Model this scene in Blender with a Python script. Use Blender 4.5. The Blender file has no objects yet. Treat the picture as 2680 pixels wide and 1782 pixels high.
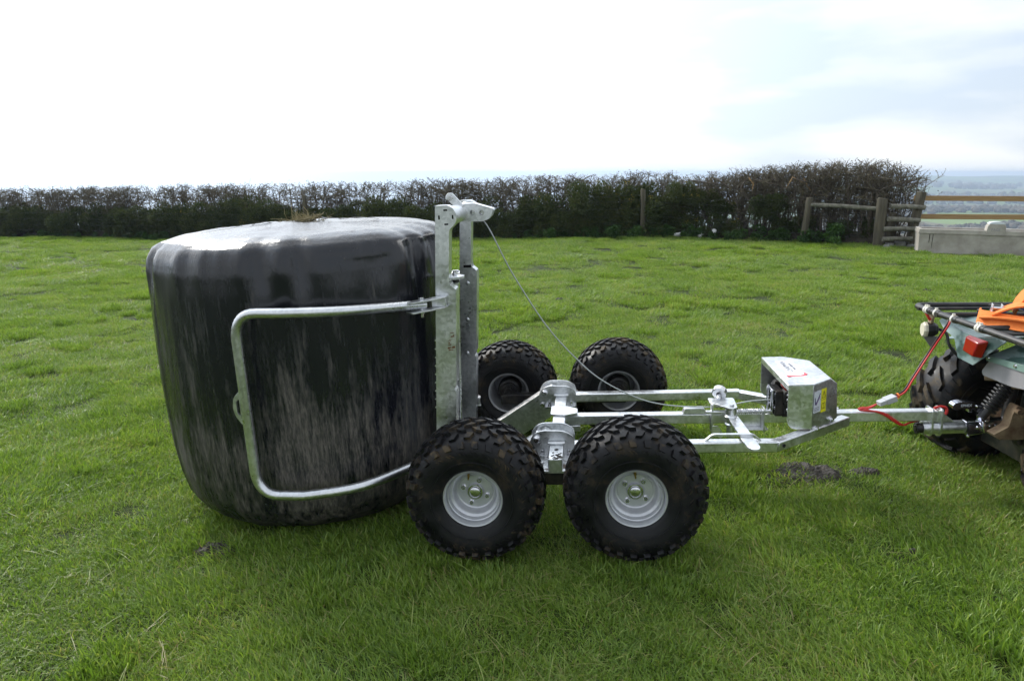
import bpy, math, random
import numpy as np
from mathutils import Vector, Matrix, noise
from mathutils.geometry import tessellate_polygon
R_ = math.radians
PI = math.pi
random.seed(7)
rng = np.random.default_rng(7)
scene = bpy.context.scene
col = scene.collection

# ------------------------------------------------------------------ camera
cam_d = bpy.data.cameras.new('camera'); cam = bpy.data.objects.new('camera', cam_d); col.objects.link(cam)
cam.location = (0, 0, 1.49); cam.rotation_euler = (R_(90 - 13.7), 0, 0)
cam_d.sensor_width = 36; cam_d.lens = 24.0; cam_d.clip_start = .05; cam_d.clip_end = 20000
scene.camera = cam

# ------------------------------------------------------------------ sky and sun
SKYOFF = 0.0
SUN_AZ, SUN_EL = R_(-40), R_(36)            # hazy sun up and to the left, behind the bale
SUN = Vector((math.sin(SUN_AZ) * math.cos(SUN_EL), math.cos(SUN_AZ) * math.cos(SUN_EL), math.sin(SUN_EL)))
world = bpy.data.worlds.new('World'); scene.world = world; world.use_nodes = True
wn, wl = world.node_tree.nodes, world.node_tree.links
wn.clear()
def N(nodes, t, **k):
    n = nodes.new(t)
    for a, b in k.items(): setattr(n, a, b)
    return n
w_out = N(wn, 'ShaderNodeOutputWorld'); w_bg = N(wn, 'ShaderNodeBackground'); w_bg.inputs[1].default_value = .1
sky = N(wn, 'ShaderNodeTexSky', sky_type='NISHITA'); sky.sun_disc = False
sky.sun_elevation = SUN_EL; sky.sun_rotation = SUN_AZ % (2 * PI)
geo = N(wn, 'ShaderNodeTexCoord')
dot = N(wn, 'ShaderNodeVectorMath', operation='DOT_PRODUCT'); dot.inputs[1].default_value = SUN
wl.new(geo.outputs['Generated'], dot.inputs[0])
mx0 = N(wn, 'ShaderNodeMath', operation='MAXIMUM'); mx0.inputs[1].default_value = 0; wl.new(dot.outputs['Value'], mx0.inputs[0])
pw = N(wn, 'ShaderNodeMath', operation='POWER'); pw.inputs[1].default_value = 3.0; wl.new(mx0.outputs[0], pw.inputs[0])
glow = N(wn, 'ShaderNodeMath', operation='MULTIPLY_ADD'); glow.inputs[1].default_value = 10.5; glow.inputs[2].default_value = 4.4
wl.new(pw.outputs[0], glow.inputs[0])
mp = N(wn, 'ShaderNodeMapping'); mp.inputs['Scale'].default_value = (1, 1, 4.2); mp.inputs['Location'].default_value = (SKYOFF, .35, .2); wl.new(geo.outputs['Generated'], mp.inputs[0])
nz = N(wn, 'ShaderNodeTexNoise'); nz.inputs['Scale'].default_value = 2.3; nz.inputs['Detail'].default_value = 6; nz.inputs['Roughness'].default_value = .5
wl.new(mp.outputs[0], nz.inputs['Vector'])
crm = N(wn, 'ShaderNodeValToRGB'); wl.new(nz.outputs['Fac'], crm.inputs[0])
crm.color_ramp.elements[0].position = .42; crm.color_ramp.elements[0].color = (.79, .90, 1.05, 1)
crm.color_ramp.elements[1].position = .60; crm.color_ramp.elements[1].color = (1.22, 1.24, 1.25, 1)
cm = N(wn, 'ShaderNodeVectorMath', operation='SCALE'); wl.new(crm.outputs[0], cm.inputs[0]); wl.new(glow.outputs[0], cm.inputs['Scale'])
mixs = N(wn, 'ShaderNodeMix', data_type='RGBA'); mixs.inputs['Factor'].default_value = .9
wl.new(sky.outputs[0], mixs.inputs['A']); wl.new(cm.outputs[0], mixs.inputs['B'])
wl.new(mixs.outputs['Result'], w_bg.inputs[0]); wl.new(w_bg.outputs[0], w_out.inputs[0])
sd = bpy.data.lights.new('sun', 'SUN'); sd.energy = 1.5; sd.angle = R_(11); sd.color = (1, .95, .87)
so = bpy.data.objects.new('sun', sd); col.objects.link(so)
so.rotation_euler = (-SUN).to_track_quat('-Z', 'Y').to_euler(); so.location = (-6, 8, 9)
vs = scene.view_settings
vs.view_transform = 'Standard'; vs.look = 'None'; vs.exposure = 1.0; vs.gamma = 1.0; vs.use_curve_mapping = False
scene.render.engine = 'CYCLES'

# ------------------------------------------------------------------ materials
def mat(name, base=(.5, .5, .5), rough=.5, metal=0., spec=.5):
    m = bpy.data.materials.new(name); m.use_nodes = True
    b = m.node_tree.nodes['Principled BSDF']
    b.inputs['Base Color'].default_value = (*base, 1); b.inputs['Roughness'].default_value = rough
    b.inputs['Metallic'].default_value = metal; b.inputs['Specular IOR Level'].default_value = spec
    return m
def ntree(m): return m.node_tree.nodes, m.node_tree.links, m.node_tree.nodes['Principled BSDF']
def noise_tex(m, scale, detail=4, rough=.55, stretch=None, coord='Object'):
    n, l, b = ntree(m)
    tc = N(n, 'ShaderNodeTexCoord'); src = tc.outputs['Object']
    if coord == 'World':
        g = N(n, 'ShaderNodeNewGeometry'); src = g.outputs['Position']
    if stretch:
        mpn = N(n, 'ShaderNodeMapping'); mpn.inputs['Scale'].default_value = stretch
        l.new(src, mpn.inputs[0]); src = mpn.outputs[0]
    t = N(n, 'ShaderNodeTexNoise'); t.inputs['Scale'].default_value = scale
    t.inputs['Detail'].default_value = detail; t.inputs['Roughness'].default_value = rough
    l.new(src, t.inputs['Vector'])
    return t.outputs['Fac']
def ramp(m, fac, stops):
    n, l, b = ntree(m)
    r = N(n, 'ShaderNodeValToRGB'); l.new(fac, r.inputs[0])
    e = r.color_ramp.elements
    while len(e) < len(stops): e.new(.5)
    for i, (p, c) in enumerate(stops):
        e[i].position = p; e[i].color = (*c, 1) if len(c) == 3 else c
    return r.outputs[0]
def mixc(m, fac, a, b_):
    n, l, b = ntree(m)
    x = N(n, 'ShaderNodeMix', data_type='RGBA')
    for s, k in ((fac, 'Factor'), (a, 'A'), (b_, 'B')):
        if isinstance(s, (int, float)): x.inputs[k].default_value = s
        elif isinstance(s, tuple): x.inputs[k].default_value = (*s, 1)
        else: l.new(s, x.inputs[k])
    return x.outputs['Result']
def bump(m, fac, strength=.3, dist=.01, prev=None):
    n, l, b = ntree(m)
    bp = N(n, 'ShaderNodeBump'); bp.inputs['Strength'].default_value = strength; bp.inputs['Distance'].default_value = dist
    l.new(fac, bp.inputs['Height'])
    if prev is not None: l.new(prev, bp.inputs['Normal'])
    l.new(bp.outputs[0], b.inputs['Normal'])
    return bp.outputs[0]
def setc(m, socket, val): n, l, b = ntree(m); l.new(val, b.inputs[socket])

def galv(name, lo=(.55, .57, .58), hi=(.86, .87, .88), r0=.26, r1=.46):
    m = mat(name, (.6, .61, .62), .4, 1.0)
    n, l, b = ntree(m)
    tc = N(n, 'ShaderNodeTexCoord')
    vo = N(n, 'ShaderNodeTexVoronoi'); vo.inputs['Scale'].default_value = 85; l.new(tc.outputs['Object'], vo.inputs['Vector'])
    sp = N(n, 'ShaderNodeSeparateColor'); l.new(vo.outputs['Color'], sp.inputs[0])
    big = noise_tex(m, 6, 5, .6)
    f = N(n, 'ShaderNodeMath', operation='MULTIPLY_ADD'); f.inputs[1].default_value = .35; l.new(sp.outputs[0], f.inputs[0]); l.new(big, f.inputs[2])
    c = ramp(m, f.outputs[0], [(.35, lo), (.95, hi)])
    fine = noise_tex(m, 90, 3, .6)
    spots = ramp(m, fine, [(.70, (0, 0, 0)), (.76, (1, 1, 1))])
    c = mixc(m, spots, c, (.80, .82, .82))
    fl = noise_tex(m, 42, 4, .7)
    k = ramp(m, fl, [(.755, (0, 0, 0)), (.785, (1, 1, 1))])
    c = mixc(m, k, c, (.13, .09, .055)); setc(m, 'Metallic', ramp(m, fl, [(.755, (1, 1, 1)), (.785, (0, 0, 0))]))
    setc(m, 'Base Color', c)
    setc(m, 'Roughness', ramp(m, f.outputs[0], [(.35, (r0,) * 3), (.95, (r1,) * 3)]))
    bump(m, noise_tex(m, 30, 4, .6), .10, .002)
    return m
M = {}
M['galv'] = galv('galvanised_steel')
M['galv_tube'] = galv('galvanised_tube', (.54, .56, .57), (.78, .79, .80), .24, .40)
M['zinc'] = mat('zinc_plated_steel', (.70, .70, .72), .22, 1.0)
M['chrome'] = mat('bright_plated_steel', (.55, .56, .62), .16, 1.0); bump(M['chrome'], noise_tex(M['chrome'], 25, 3), .12, .003)
def muddy_steel():
    m = galv('muddy_galvanised_steel')
    n, l, b = ntree(m)
    c_old = b.inputs['Base Color'].links[0].from_socket
    k = ramp(m, noise_tex(m, 22, 5, .65), [(.50, (0, 0, 0)), (.58, (1, 1, 1))])
    setc(m, 'Base Color', mixc(m, k, c_old, (.10, .07, .045)))
    inv = ramp(m, noise_tex(m, 22, 5, .65), [(.50, (1, 1, 1)), (.58, (0, 0, 0))])
    setc(m, 'Metallic', inv)
    return m
M['galv_mud'] = muddy_steel()
M['black_steel'] = mat('black_painted_steel', (.012, .012, .013), .42)
setc(M['black_steel'], 'Base Color', ramp(M['black_steel'], noise_tex(M['black_steel'], 18, 5, .65), [(.45, (.010, .010, .011)), (.75, (.06, .05, .038))]))
M['rim'] = mat('silver_wheel_paint', (.55, .56, .58), .42, .65)
setc(M['rim'], 'Base Color', ramp(M['rim'], noise_tex(M['rim'], 14, 5, .6), [(.3, (.50, .51, .54)), (.64, (.62, .63, .65)), (.78, (.36, .31, .25))]))
def rubber(name, mud):
    m = mat(name, (.014, .014, .016), .5, 0, .32)
    a = noise_tex(m, 9, 6, .65); f = noise_tex(m, 60, 4, .7)
    n, l, b = ntree(m)
    ad = N(n, 'ShaderNodeMath', operation='MULTIPLY_ADD'); ad.inputs[1].default_value = .35; l.new(f, ad.inputs[0]); l.new(a, ad.inputs[2])
    c = ramp(m, ad.outputs[0], [(.50, (.0035, .0037, .0050)), (.70 - mud * .03, (.007, .007, .008)), (.90 - mud * .15, (.070, .050, .026))])
    setc(m, 'Base Color', c)
    setc(m, 'Roughness', ramp(m, ad.outputs[0], [(.45, (.28,) * 3), (.85, (.7,) * 3)]))
    bump(m, f, .15, .003)
    return m
M['rubber'] = rubber('tyre_rubber', 0.); M['rubber_mud'] = rubber('muddy_tyre_rubber', .62)
M['rubber_clean'] = rubber('sidewall_rubber', -.6)
M['black_plastic'] = mat('black_plastic', (.015, .015, .016), .45)
M['dark'] = mat('hole_shade_black', (.006, .006, .006), .9)  # flat black, paints the shade inside uncut holes and slots
M['brass'] = mat('brass', (.55, .38, .12), .3, 1.0)
M['white_print'] = mat('white_sticker', (.78, .80, .82), .35)
M['grey_print'] = mat('pale_grey_sticker', (.62, .64, .70), .4)
M['yellow_print'] = mat('yellow_sticker', (.72, .66, .02), .4)
M['black_print'] = mat('black_ink', (.02, .02, .02), .5)
M['navy_print'] = mat('navy_ink', (.03, .03, .12), .5)
M['pink_print'] = mat('violet_ink', (.32, .20, .36), .5)
M['red_print'] = mat('red_ink', (.62, .06, .08), .4)
M['grey_ink'] = mat('grey_ink', (.20, .20, .24), .5)
M['red_wire'] = mat('red_cable_insulation', (.50, .025, .02), .4)
M['dark_wire'] = mat('dark_cable_insulation', (.03, .012, .014), .4)
M['grey_plastic'] = mat('grey_plastic', (.42, .43, .45), .5)
M['cable'] = mat('wire_rope', (.40, .43, .42), .45, .9)

def film_mat():
    m = mat('black_bale_film', (.01, .01, .012), .3, 0, .6)
    n, l, b = ntree(m)
    st = noise_tex(m, 1.0, 7, .62, (22, 22, 2.2))
    st2 = noise_tex(m, 1.0, 5, .6, (60, 60, 5.0))
    st3 = noise_tex(m, 1.0, 6, .7, (9, 9, 1.6))
    big = noise_tex(m, 2.1, 3, .5)
    sp = noise_tex(m, 30, 5, .7)
    tc = N(n, 'ShaderNodeTexCoord'); sx = N(n, 'ShaderNodeSeparateXYZ'); l.new(tc.outputs['Object'], sx.inputs[0])
    low = N(n, 'ShaderNodeMapRange'); low.inputs['From Min'].default_value = 1.05; low.inputs['From Max'].default_value = .45
    l.new(sx.outputs['Z'], low.inputs['Value'])
    grain = noise_tex(m, 1.0, 4, .7, (130, 130, 26))
    patchy = noise_tex(m, 5.5, 5, .62, (1.5, 1.5, .55))
    def madd(a, k, c_):
        q = N(n, 'ShaderNodeMath', operation='MULTIPLY_ADD'); l.new(a, q.inputs[0]); q.inputs[1].default_value = k
        if isinstance(c_, float): q.inputs[2].default_value = c_
        else: l.new(c_, q.inputs[2])
        return q.outputs[0]
    s3 = madd(patchy, .62, 0.); s3 = madd(big, .40, s3); s3 = madd(st, .40, s3); s3 = madd(st2, .55, s3); s3 = madd(grain, .40, s3); s3 = madd(low.outputs[0], .20, s3)
    n_ = N(n, 'ShaderNodeMapRange'); l.new(s3, n_.inputs['Value'])
    n_.inputs['From Min'].default_value = 1.32; n_.inputs['From Max'].default_value = 1.55; n_.inputs['To Max'].default_value = .66
    spk = ramp(m, sp, [(.71, (0, 0, 0)), (.76, (1, 1, 1))])
    tone = ramp(m, grain, [(.3, (.070, .062, .050)), (.7, (.20, .178, .145))])
    c = mixc(m, n_.outputs[0], (.0062, .0070, .0108), tone)
    k = N(n, 'ShaderNodeMath', operation='MULTIPLY'); l.new(spk, k.inputs[0]); k.inputs[1].default_value = .35
    c = mixc(m, k.outputs[0], c, (.18, .15, .11))
    setc(m, 'Base Color', c)
    rr = N(n, 'ShaderNodeMapRange'); l.new(s3, rr.inputs['Value'])
    rr.inputs['From Min'].default_value = 1.25; rr.inputs['From Max'].default_value = 1.56; rr.inputs['To Min'].default_value = .23; rr.inputs['To Max'].default_value = .72
    setc(m, 'Roughness', rr.outputs[0])
    p = bump(m, st3, .34, .016); p = bump(m, st2, .30, .004, p); p = bump(m, st, .22, .004, p); bump(m, noise_tex(m, 120, 3, .6), .10, .0015, p)
    return m
M['film'] = film_mat()
M['hay'] = mat('hay', (.26, .22, .11), .85)
M['torn'] = mat('torn_black_film', (.008, .008, .010), .5)
def mixed(name, lo, hi, scale, rough=.8, stretch=None, bs=.4, bd=.01, det=5):
    m = mat(name, lo, rough); f = noise_tex(m, scale, det, .62, stretch)
    setc(m, 'Base Color', ramp(m, f, [(.3, lo), (.72, hi)])); bump(m, f, bs, bd)
    return m
M['post'] = mixed('weathered_post_wood', (.040, .034, .022), (.125, .11, .075), 14, .85, (1, 1, .12))
M['rail_wood'] = mixed('grey_rail_wood', (.075, .072, .055), (.24, .23, .18), 14, .85, (1, 1, 1))
M['plank'] = mixed('new_tan_plank', (.27, .165, .065), (.42, .28, .13), 9, .75, (.25, 3, 6))
M['concrete'] = mixed('stained_concrete', (.27, .245, .21), (.47, .44, .39), 4.2, .9, None, .3, .01)
M['trough_cap'] = mat('white_cover_plastic', (.66, .70, .74), .4)
M['water'] = mat('trough_water', (.02, .025, .02), .08)
M['wire'] = mat('fence_wire', (.05, .052, .05), .6, .5)
M['bark'] = mixed('hawthorn_bark', (.045, .035, .028), (.16, .13, .105), 30, .9)
M['twig'] = mixed('hawthorn_twig', (.060, .050, .034), (.21, .18, .125), 5.0, .9, None, 0, .001)
M['deadleaf'] = mixed('olive_brown_leaf', (.040, .046, .018), (.15, .115, .05), 4, .85, None, 0, .001)
M['rawwood'] = mat('splintered_fresh_wood', (.40, .25, .12), .8)
M['mud'] = mixed('wet_mud', (.016, .013, .009), (.050, .039, .027), 40, .62, None, .9, .012)
M['stone'] = mixed('grey_stone', (.10, .10, .095), (.27, .27, .25), 7, .9)
M['white_plastic'] = mat('white_plastic', (.70, .70, .68), .5)

def leafy(name, cols, rough=.55, trans=.35, spec=.35, attr=None, scale=1.7, vscale=4.0):
    """foliage: diffuse + translucent, colour varies over the ground and from blade to blade"""
    m = bpy.data.materials.new(name); m.use_nodes = True
    n, l = m.node_tree.nodes, m.node_tree.links
    b = n['Principled BSDF']; o = n['Material Output']
    g = N(n, 'ShaderNodeNewGeometry')
    t = N(n, 'ShaderNodeTexNoise'); t.inputs['Scale'].default_value = scale; t.inputs['Detail'].default_value = 5; l.new(g.outputs['Position'], t.inputs['Vector'])
    at = N(n, 'ShaderNodeAttribute', attribute_name='tint')
    ad = N(n, 'ShaderNodeMath', operation='MULTIPLY_ADD'); ad.inputs[1].default_value = .55; l.new(at.outputs['Fac'], ad.inputs[0])
    hf = N(n, 'ShaderNodeMath', operation='MULTIPLY'); hf.inputs[1].default_value = .55; l.new(t.outputs['Fac'], hf.inputs[0]); l.new(hf.outputs[0], ad.inputs[2])
    r = N(n, 'ShaderNodeValToRGB'); l.new(ad.outputs[0], r.inputs[0]); e = r.color_ramp.elements
    while len(e) < len(cols): e.new(.5)
    for i, (p, c) in enumerate(cols): e[i].position = p; e[i].color = (*c, 1)
    l.new(r.outputs[0], b.inputs['Base Color']); b.inputs['Roughness'].default_value = rough; b.inputs['Specular IOR Level'].default_value = spec
    tr = N(n, 'ShaderNodeBsdfTranslucent'); sc = N(n, 'ShaderNodeVectorMath', operation='MULTIPLY'); sc.inputs[1].default_value = (1.25, 1.3, .6)
    l.new(r.outputs[0], sc.inputs[0]); l.new(sc.outputs[0], tr.inputs[0])
    mx = N(n, 'ShaderNodeMixShader'); mx.inputs[0].default_value = trans
    l.new(b.outputs[0], mx.inputs[1]); l.new(tr.outputs[0], mx.inputs[2]); l.new(mx.outputs[0], o.inputs[0])
    return m
M['grass'] = leafy('grass_blades', [(.14, (.040, .086, .014)), (.36, (.120, .212, .028)), (.58, (.212, .318, .052)), (.76, (.29, .355, .095)), (.88, (.33, .29, .13)), (1.0, (.40, .33, .18))], .42, .42, .42)
M['gorse'] = leafy('gorse_needles', [(.15, (.022, .042, .013)), (.5, (.052, .074, .020)), (.85, (.110, .115, .034))], .6, .2)
M['bramble'] = leafy('bramble_leaves', [(.15, (.025, .055, .015)), (.55, (.05, .11, .025)), (.9, (.09, .15, .04))], .5, .3)
M['gorse_flower'] = mat('gorse_flower', (.62, .44, .02), .6)

def ground_mat():
    m = mat('field_ground', (.05, .07, .02), .95, 0, .2)
    n, l, b = ntree(m)
    g = N(n, 'ShaderNodeNewGeometry')
    a = noise_tex(m, 5, 6, .65, None, 'World'); c2 = noise_tex(m, .35, 3, .5, None, 'World')
    near = ramp(m, a, [(.35, (.018, .024, .007)), (.55, (.040, .062, .012)), (.75, (.07, .085, .022))])
    vo = N(n, 'ShaderNodeTexVoronoi'); vo.inputs['Scale'].default_value = .0065; l.new(g.outputs['Position'], vo.inputs['Vector'])
    sp = N(n, 'ShaderNodeSeparateColor'); l.new(vo.outputs['Color'], sp.inputs[0])
    far = ramp(m, sp.outputs[0], [(.15, (.10, .16, .035)), (.40, (.075, .10, .03)), (.55, (.15, .22, .05)), (.72, (.13, .10, .06)), (.9, (.09, .14, .035))])
    ln = N(n, 'ShaderNodeVectorMath', operation='LENGTH'); l.new(g.outputs['Position'], ln.inputs[0])
    mr = N(n, 'ShaderNodeMapRange'); l.new(ln.outputs['Value'], mr.inputs['Value']); mr.inputs['From Min'].default_value = 22; mr.inputs['From Max'].default_value = 70
    setc(m, 'Base Color', mixc(m, mr.outputs[0], near, far))
    bump(m, a, .5, .03)
    return m
M['ground'] = ground_mat()
M['wood_far'] = mixed('far_woodland', (.025, .032, .016), (.12, .085, .055), .09, .95, None, 0, .01)
def camo_mat():
    m = mat('camouflage_plastic', (.2, .27, .26), .42)
    f = noise_tex(m, 10, 4, .55, (2.2, .7, 1)); f2 = noise_tex(m, 5.5, 4, .5)
    c = ramp(m, f2, [(.35, (.16, .235, .235)), (.55, (.22, .30, .29)), (.7, (.30, .36, .38))])
    k = ramp(m, f, [(.50, (0, 0, 0)), (.58, (1, 1, 1))])
    c = mixc(m, k, c, (.05, .10, .085)); d = ramp(m, noise_tex(m, 28, 5, .65), [(.60, (0, 0, 0)), (.70, (1, 1, 1))])
    setc(m, 'Base Color', mixc(m, d, c, (.13, .10, .065)))
    return m
M['camo'] = camo_mat()
M['fender_edge'] = mat('pale_green_plastic', (.19, .29, .25), .5)
M['red_lens'] = mat('red_lamp_lens', (.26, .006, .005), .18, 0, .6)
M['cream'] = mat('cream_plastic', (.62, .58, .45), .5)
M['tie'] = mat('cream_cable_tie', (.64, .62, .54), .5)
M['orange'] = mixed('orange_webbing', (.74, .17, .025), (.86, .25, .05), 60, .8, None, .3, .002)
M['blue'] = mat('blue_webbing', (.07, .17, .50), .6)
M['flap'] = mixed('grey_mud_flap', (.18, .18, .19), (.30, .29, .30), 6, .6, (1, 1, .3))
M['rusty'] = mixed('rusty_mud_coated_steel', (.13, .070, .036), (.38, .29, .18), 16, .85)
M['seat'] = mat('seat_vinyl', (.02, .02, .022), .5)

# ------------------------------------------------------------------ mesh helpers
def V(*a): return Vector(a)
class MB:
    def __init__(s): s.v = []; s.f = []
    def add(s, vs_, fs):
        o = len(s.v); s.v += [tuple(p) for p in vs_]; s.f += [tuple(i + o for i in f) for f in fs]; return s
    def box(s, c, d, rot=None, top=1.0):
        x, y, z = d[0] / 2, d[1] / 2, d[2] / 2
        P = [V(-x, -y, -z), V(x, -y, -z), V(x, y, -z), V(-x, y, -z), V(-x * top, -y * top, z), V(x * top, -y * top, z), V(x * top, y * top, z), V(-x * top, y * top, z)]
        if rot is not None: P = [rot @ p for p in P]
        return s.add([p + Vector(c) for p in P], [(3, 2, 1, 0), (4, 5, 6, 7), (0, 1, 5, 4), (1, 2, 6, 5), (2, 3, 7, 6), (3, 0, 4, 7)])
    def span(s, a, b): return s.box([(p + q) / 2 for p, q in zip(a, b)], [abs(q - p) for p, q in zip(a, b)])
    def bar(s, p0, p1, w, h, up=(0, 0, 1)):
        p0, p1 = Vector(p0), Vector(p1); d = p1 - p0; L = d.length; d.normalize()
        sd_ = d.cross(Vector(up)).normalized(); u = sd_.cross(d)
        rot = Matrix((d, sd_, u)).transposed()
        return s.box((p0 + p1) / 2, (L, w, h), rot)
    def tube(s, pts, r, n=10, caps=True, closed=False):
        pts = [Vector(p) for p in pts]; m = len(pts)
        rs = r if isinstance(r, (list, tuple)) else [r] * m
        prev = None; vs_ = []; fs = []
        for i, p in enumerate(pts):
            if closed: t = pts[(i + 1) % m] - pts[i - 1]
            else: t = pts[min(i + 1, m - 1)] - pts[max(i - 1, 0)]
            t.normalize()
            if prev is None:
                a = V(0, 0, 1) if abs(t.z) < .9 else V(1, 0, 0); x = t.cross(a).normalized()
            else: x = (prev - t * prev.dot(t)).normalized()
            prev = x; y = t.cross(x)
            vs_ += [p + (x * math.cos(2 * PI * k / n) + y * math.sin(2 * PI * k / n)) * rs[i] for k in range(n)]
        for i in range(m if closed else m - 1):
            j = (i + 1) % m
            for k in range(n): fs.append((i * n + k, i * n + (k + 1) % n, j * n + (k + 1) % n, j * n + k))
        if caps and not closed: fs += [tuple(range(n - 1, -1, -1)), tuple((m - 1) * n + k for k in range(n))]
        return s.add(vs_, fs)
    def cyl(s, p0, p1, r, n=16, r1=None): return s.tube([p0, p1], [r, r if r1 is None else r1], n)
    def lathe(s, prof, o, axis, n=40, close=False):
        o = Vector(o); ax = Vector(axis).normalized(); a = V(0, 0, 1) if abs(ax.z) < .9 else V(1, 0, 0)
        x = ax.cross(a).normalized(); y = ax.cross(x); vs_ = []; fs = []
        for k in range(n):
            c, t = math.cos(2 * PI * k / n), math.sin(2 * PI * k / n)
            vs_ += [o + ax * h + (x * c + y * t) * r for r, h in prof]
        m = len(prof)
        for k in range(n):
            k2 = (k + 1) % n
            for i in range(m if close else m - 1):
                j = (i + 1) % m; fs.append((k * m + i, k * m + j, k2 * m + j, k2 * m + i))
        return s.add(vs_, fs)
    def prism(s, poly, o, ax, ay, th, holes=()):
        """polygon (2D) in plane o + a*ax + b*ay, extruded by vector th; holes are 2D loops"""
        o, ax, ay, th = Vector(o), Vector(ax), Vector(ay), Vector(th)
        loops = [list(poly)] + [list(h) for h in holes]
        flat = [p for lp in loops for p in lp]; n = len(flat)
        A = [o + ax * p[0] + ay * p[1] for p in flat]; vs_ = A + [p + th for p in A]
        tri = tessellate_polygon([[V(p[0], p[1], 0) for p in lp] for lp in loops])
        fs = [tuple(t) for t in tri] + [tuple(i + n for i in reversed(t)) for t in tri]
        b = 0
        for lp in loops:
            m = len(lp)
            for i in range(m):
                j = (i + 1) % m; fs.append((b + i, b + j, b + j + n, b + i + n))
            b += m
        return s.add(vs_, fs)
    def hexa(s, p, axis, r, h): return s.tube([Vector(p), Vector(p) + Vector(axis).normalized() * h], r, 6)
    def build(s, name, m, parent=None, smooth=35, bevel=0., loc=None, stuff=False):
        me = bpy.data.meshes.new(name); me.from_pydata(s.v, [], s.f); me.update()
        return link(name, me, m, parent, smooth, bevel, loc, stuff)
def fixn(me):
    import bmesh
    bm = bmesh.new(); bm.from_mesh(me); bmesh.ops.recalc_face_normals(bm, faces=bm.faces); bm.to_mesh(me); bm.free()
def link(name, me, m, parent=None, smooth=35, bevel=0., loc=None, stuff=False, fix=True):
    if fix: fixn(me)
    if smooth:
        me.polygons.foreach_set('use_smooth', [True] * len(me.polygons)); me.set_sharp_from_angle(angle=R_(smooth))
    if m is not None: me.materials.append(M[m] if isinstance(m, str) else m)
    o = bpy.data.objects.new(name, me); col.objects.link(o)
    if parent is not None: o.parent = parent
    if loc is not None: o.location = loc
    if bevel:
        b = o.modifiers.new('bevel', 'BEVEL'); b.width = bevel; b.segments = 2; b.limit_method = 'ANGLE'; b.angle_limit = R_(40)
    if stuff: o['kind'] = 'stuff'
    return o
def empty(name, loc=(0, 0, 0), parent=None):
    o = bpy.data.objects.new(name, None); col.objects.link(o); o.location = loc; o.empty_display_size = .1
    if parent is not None: o.parent = parent
    return o
def tag(o, label=None, cat=None, group=None, kind=None):
    if label: o['label'] = label
    if cat: o['category'] = cat
    if group: o['group'] = group
    if kind: o['kind'] = kind
    return o
def copy_tree(o, parent=None):
    c = o.copy(); col.objects.link(c); c.parent = parent
    for ch in list(o.children): copy_tree(ch, c)
    return c
def circle(cx, cy, r, n=14, a0=0): return [(cx + r * math.cos(a0 + 2 * PI * k / n), cy + r * math.sin(a0 + 2 * PI * k / n)) for k in range(n)]
def rounded(pts, rads, seg=5):
    """round the corners of a 2D polygon"""
    out = []; n = len(pts)
    for i in range(n):
        p = Vector(pts[i]); a = Vector(pts[i - 1]); b = Vector(pts[(i + 1) % n]); r = rads[i] if isinstance(rads, (list, tuple)) else rads
        if r <= 0: out.append(tuple(p)); continue
        da = (a - p).normalized(); db = (b - p).normalized(); A = p + da * r; B = p + db * r
        for k in range(seg + 1):
            t = k / seg; q = A * (1 - t) ** 2 + p * 2 * t * (1 - t) + B * t * t; out.append(tuple(q))
    return out
def bend(pts, r, seg=6):
    """round the corners of a 3D polyline"""
    pts = [Vector(p) for p in pts]; out = [pts[0]]
    for i in range(1, len(pts) - 1):
        p = pts[i]; da = pts[i - 1] - p; db = pts[i + 1] - p
        ra = min(r, da.length * .49); rb = min(r, db.length * .49); A = p + da.normalized() * ra; B = p + db.normalized() * rb
        for k in range(seg + 1):
            t = k / seg; out.append(A * (1 - t) ** 2 + p * 2 * t * (1 - t) + B * t * t)
    out.append(pts[-1]); return out
def catmull(pts, seg=8):
    pts = [Vector(p) for p in pts]; P = [pts[0]] + pts + [pts[-1]]; out = []
    for i in range(1, len(P) - 2):
        a, b, c, d = P[i - 1], P[i], P[i + 1], P[i + 2]
        for k in range(seg):
            t = k / seg
            out.append(.5 * ((2 * b) + (c - a) * t + (2 * a - 5 * b + 4 * c - d) * t * t + (3 * b - a - 3 * c + d) * t ** 3))
    out.append(pts[-1]); return out
def text_mesh(body, size):
    cu = bpy.data.curves.new('lettering', 'FONT'); cu.body = body; cu.size = size; cu.extrude = .0004; cu.align_x = 'CENTER'; cu.align_y = 'CENTER'
    o = bpy.data.objects.new('lettering', cu); col.objects.link(o)
    me = bpy.data.meshes.new_from_object(o.evaluated_get(bpy.context.evaluated_depsgraph_get())); bpy.data.objects.remove(o); return me
def place_text(name, body, size, o, ax, ay, m, parent, sx=1.0):
    me = text_mesh(body, size); ax, ay = Vector(ax).normalized(), Vector(ay).normalized(); az = ax.cross(ay)
    for v in me.vertices: c = v.co.copy(); v.co = Vector(o) + ax * c.x * sx + ay * c.y + az * c.z
    return link(name, me, m, parent, 0)

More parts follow.
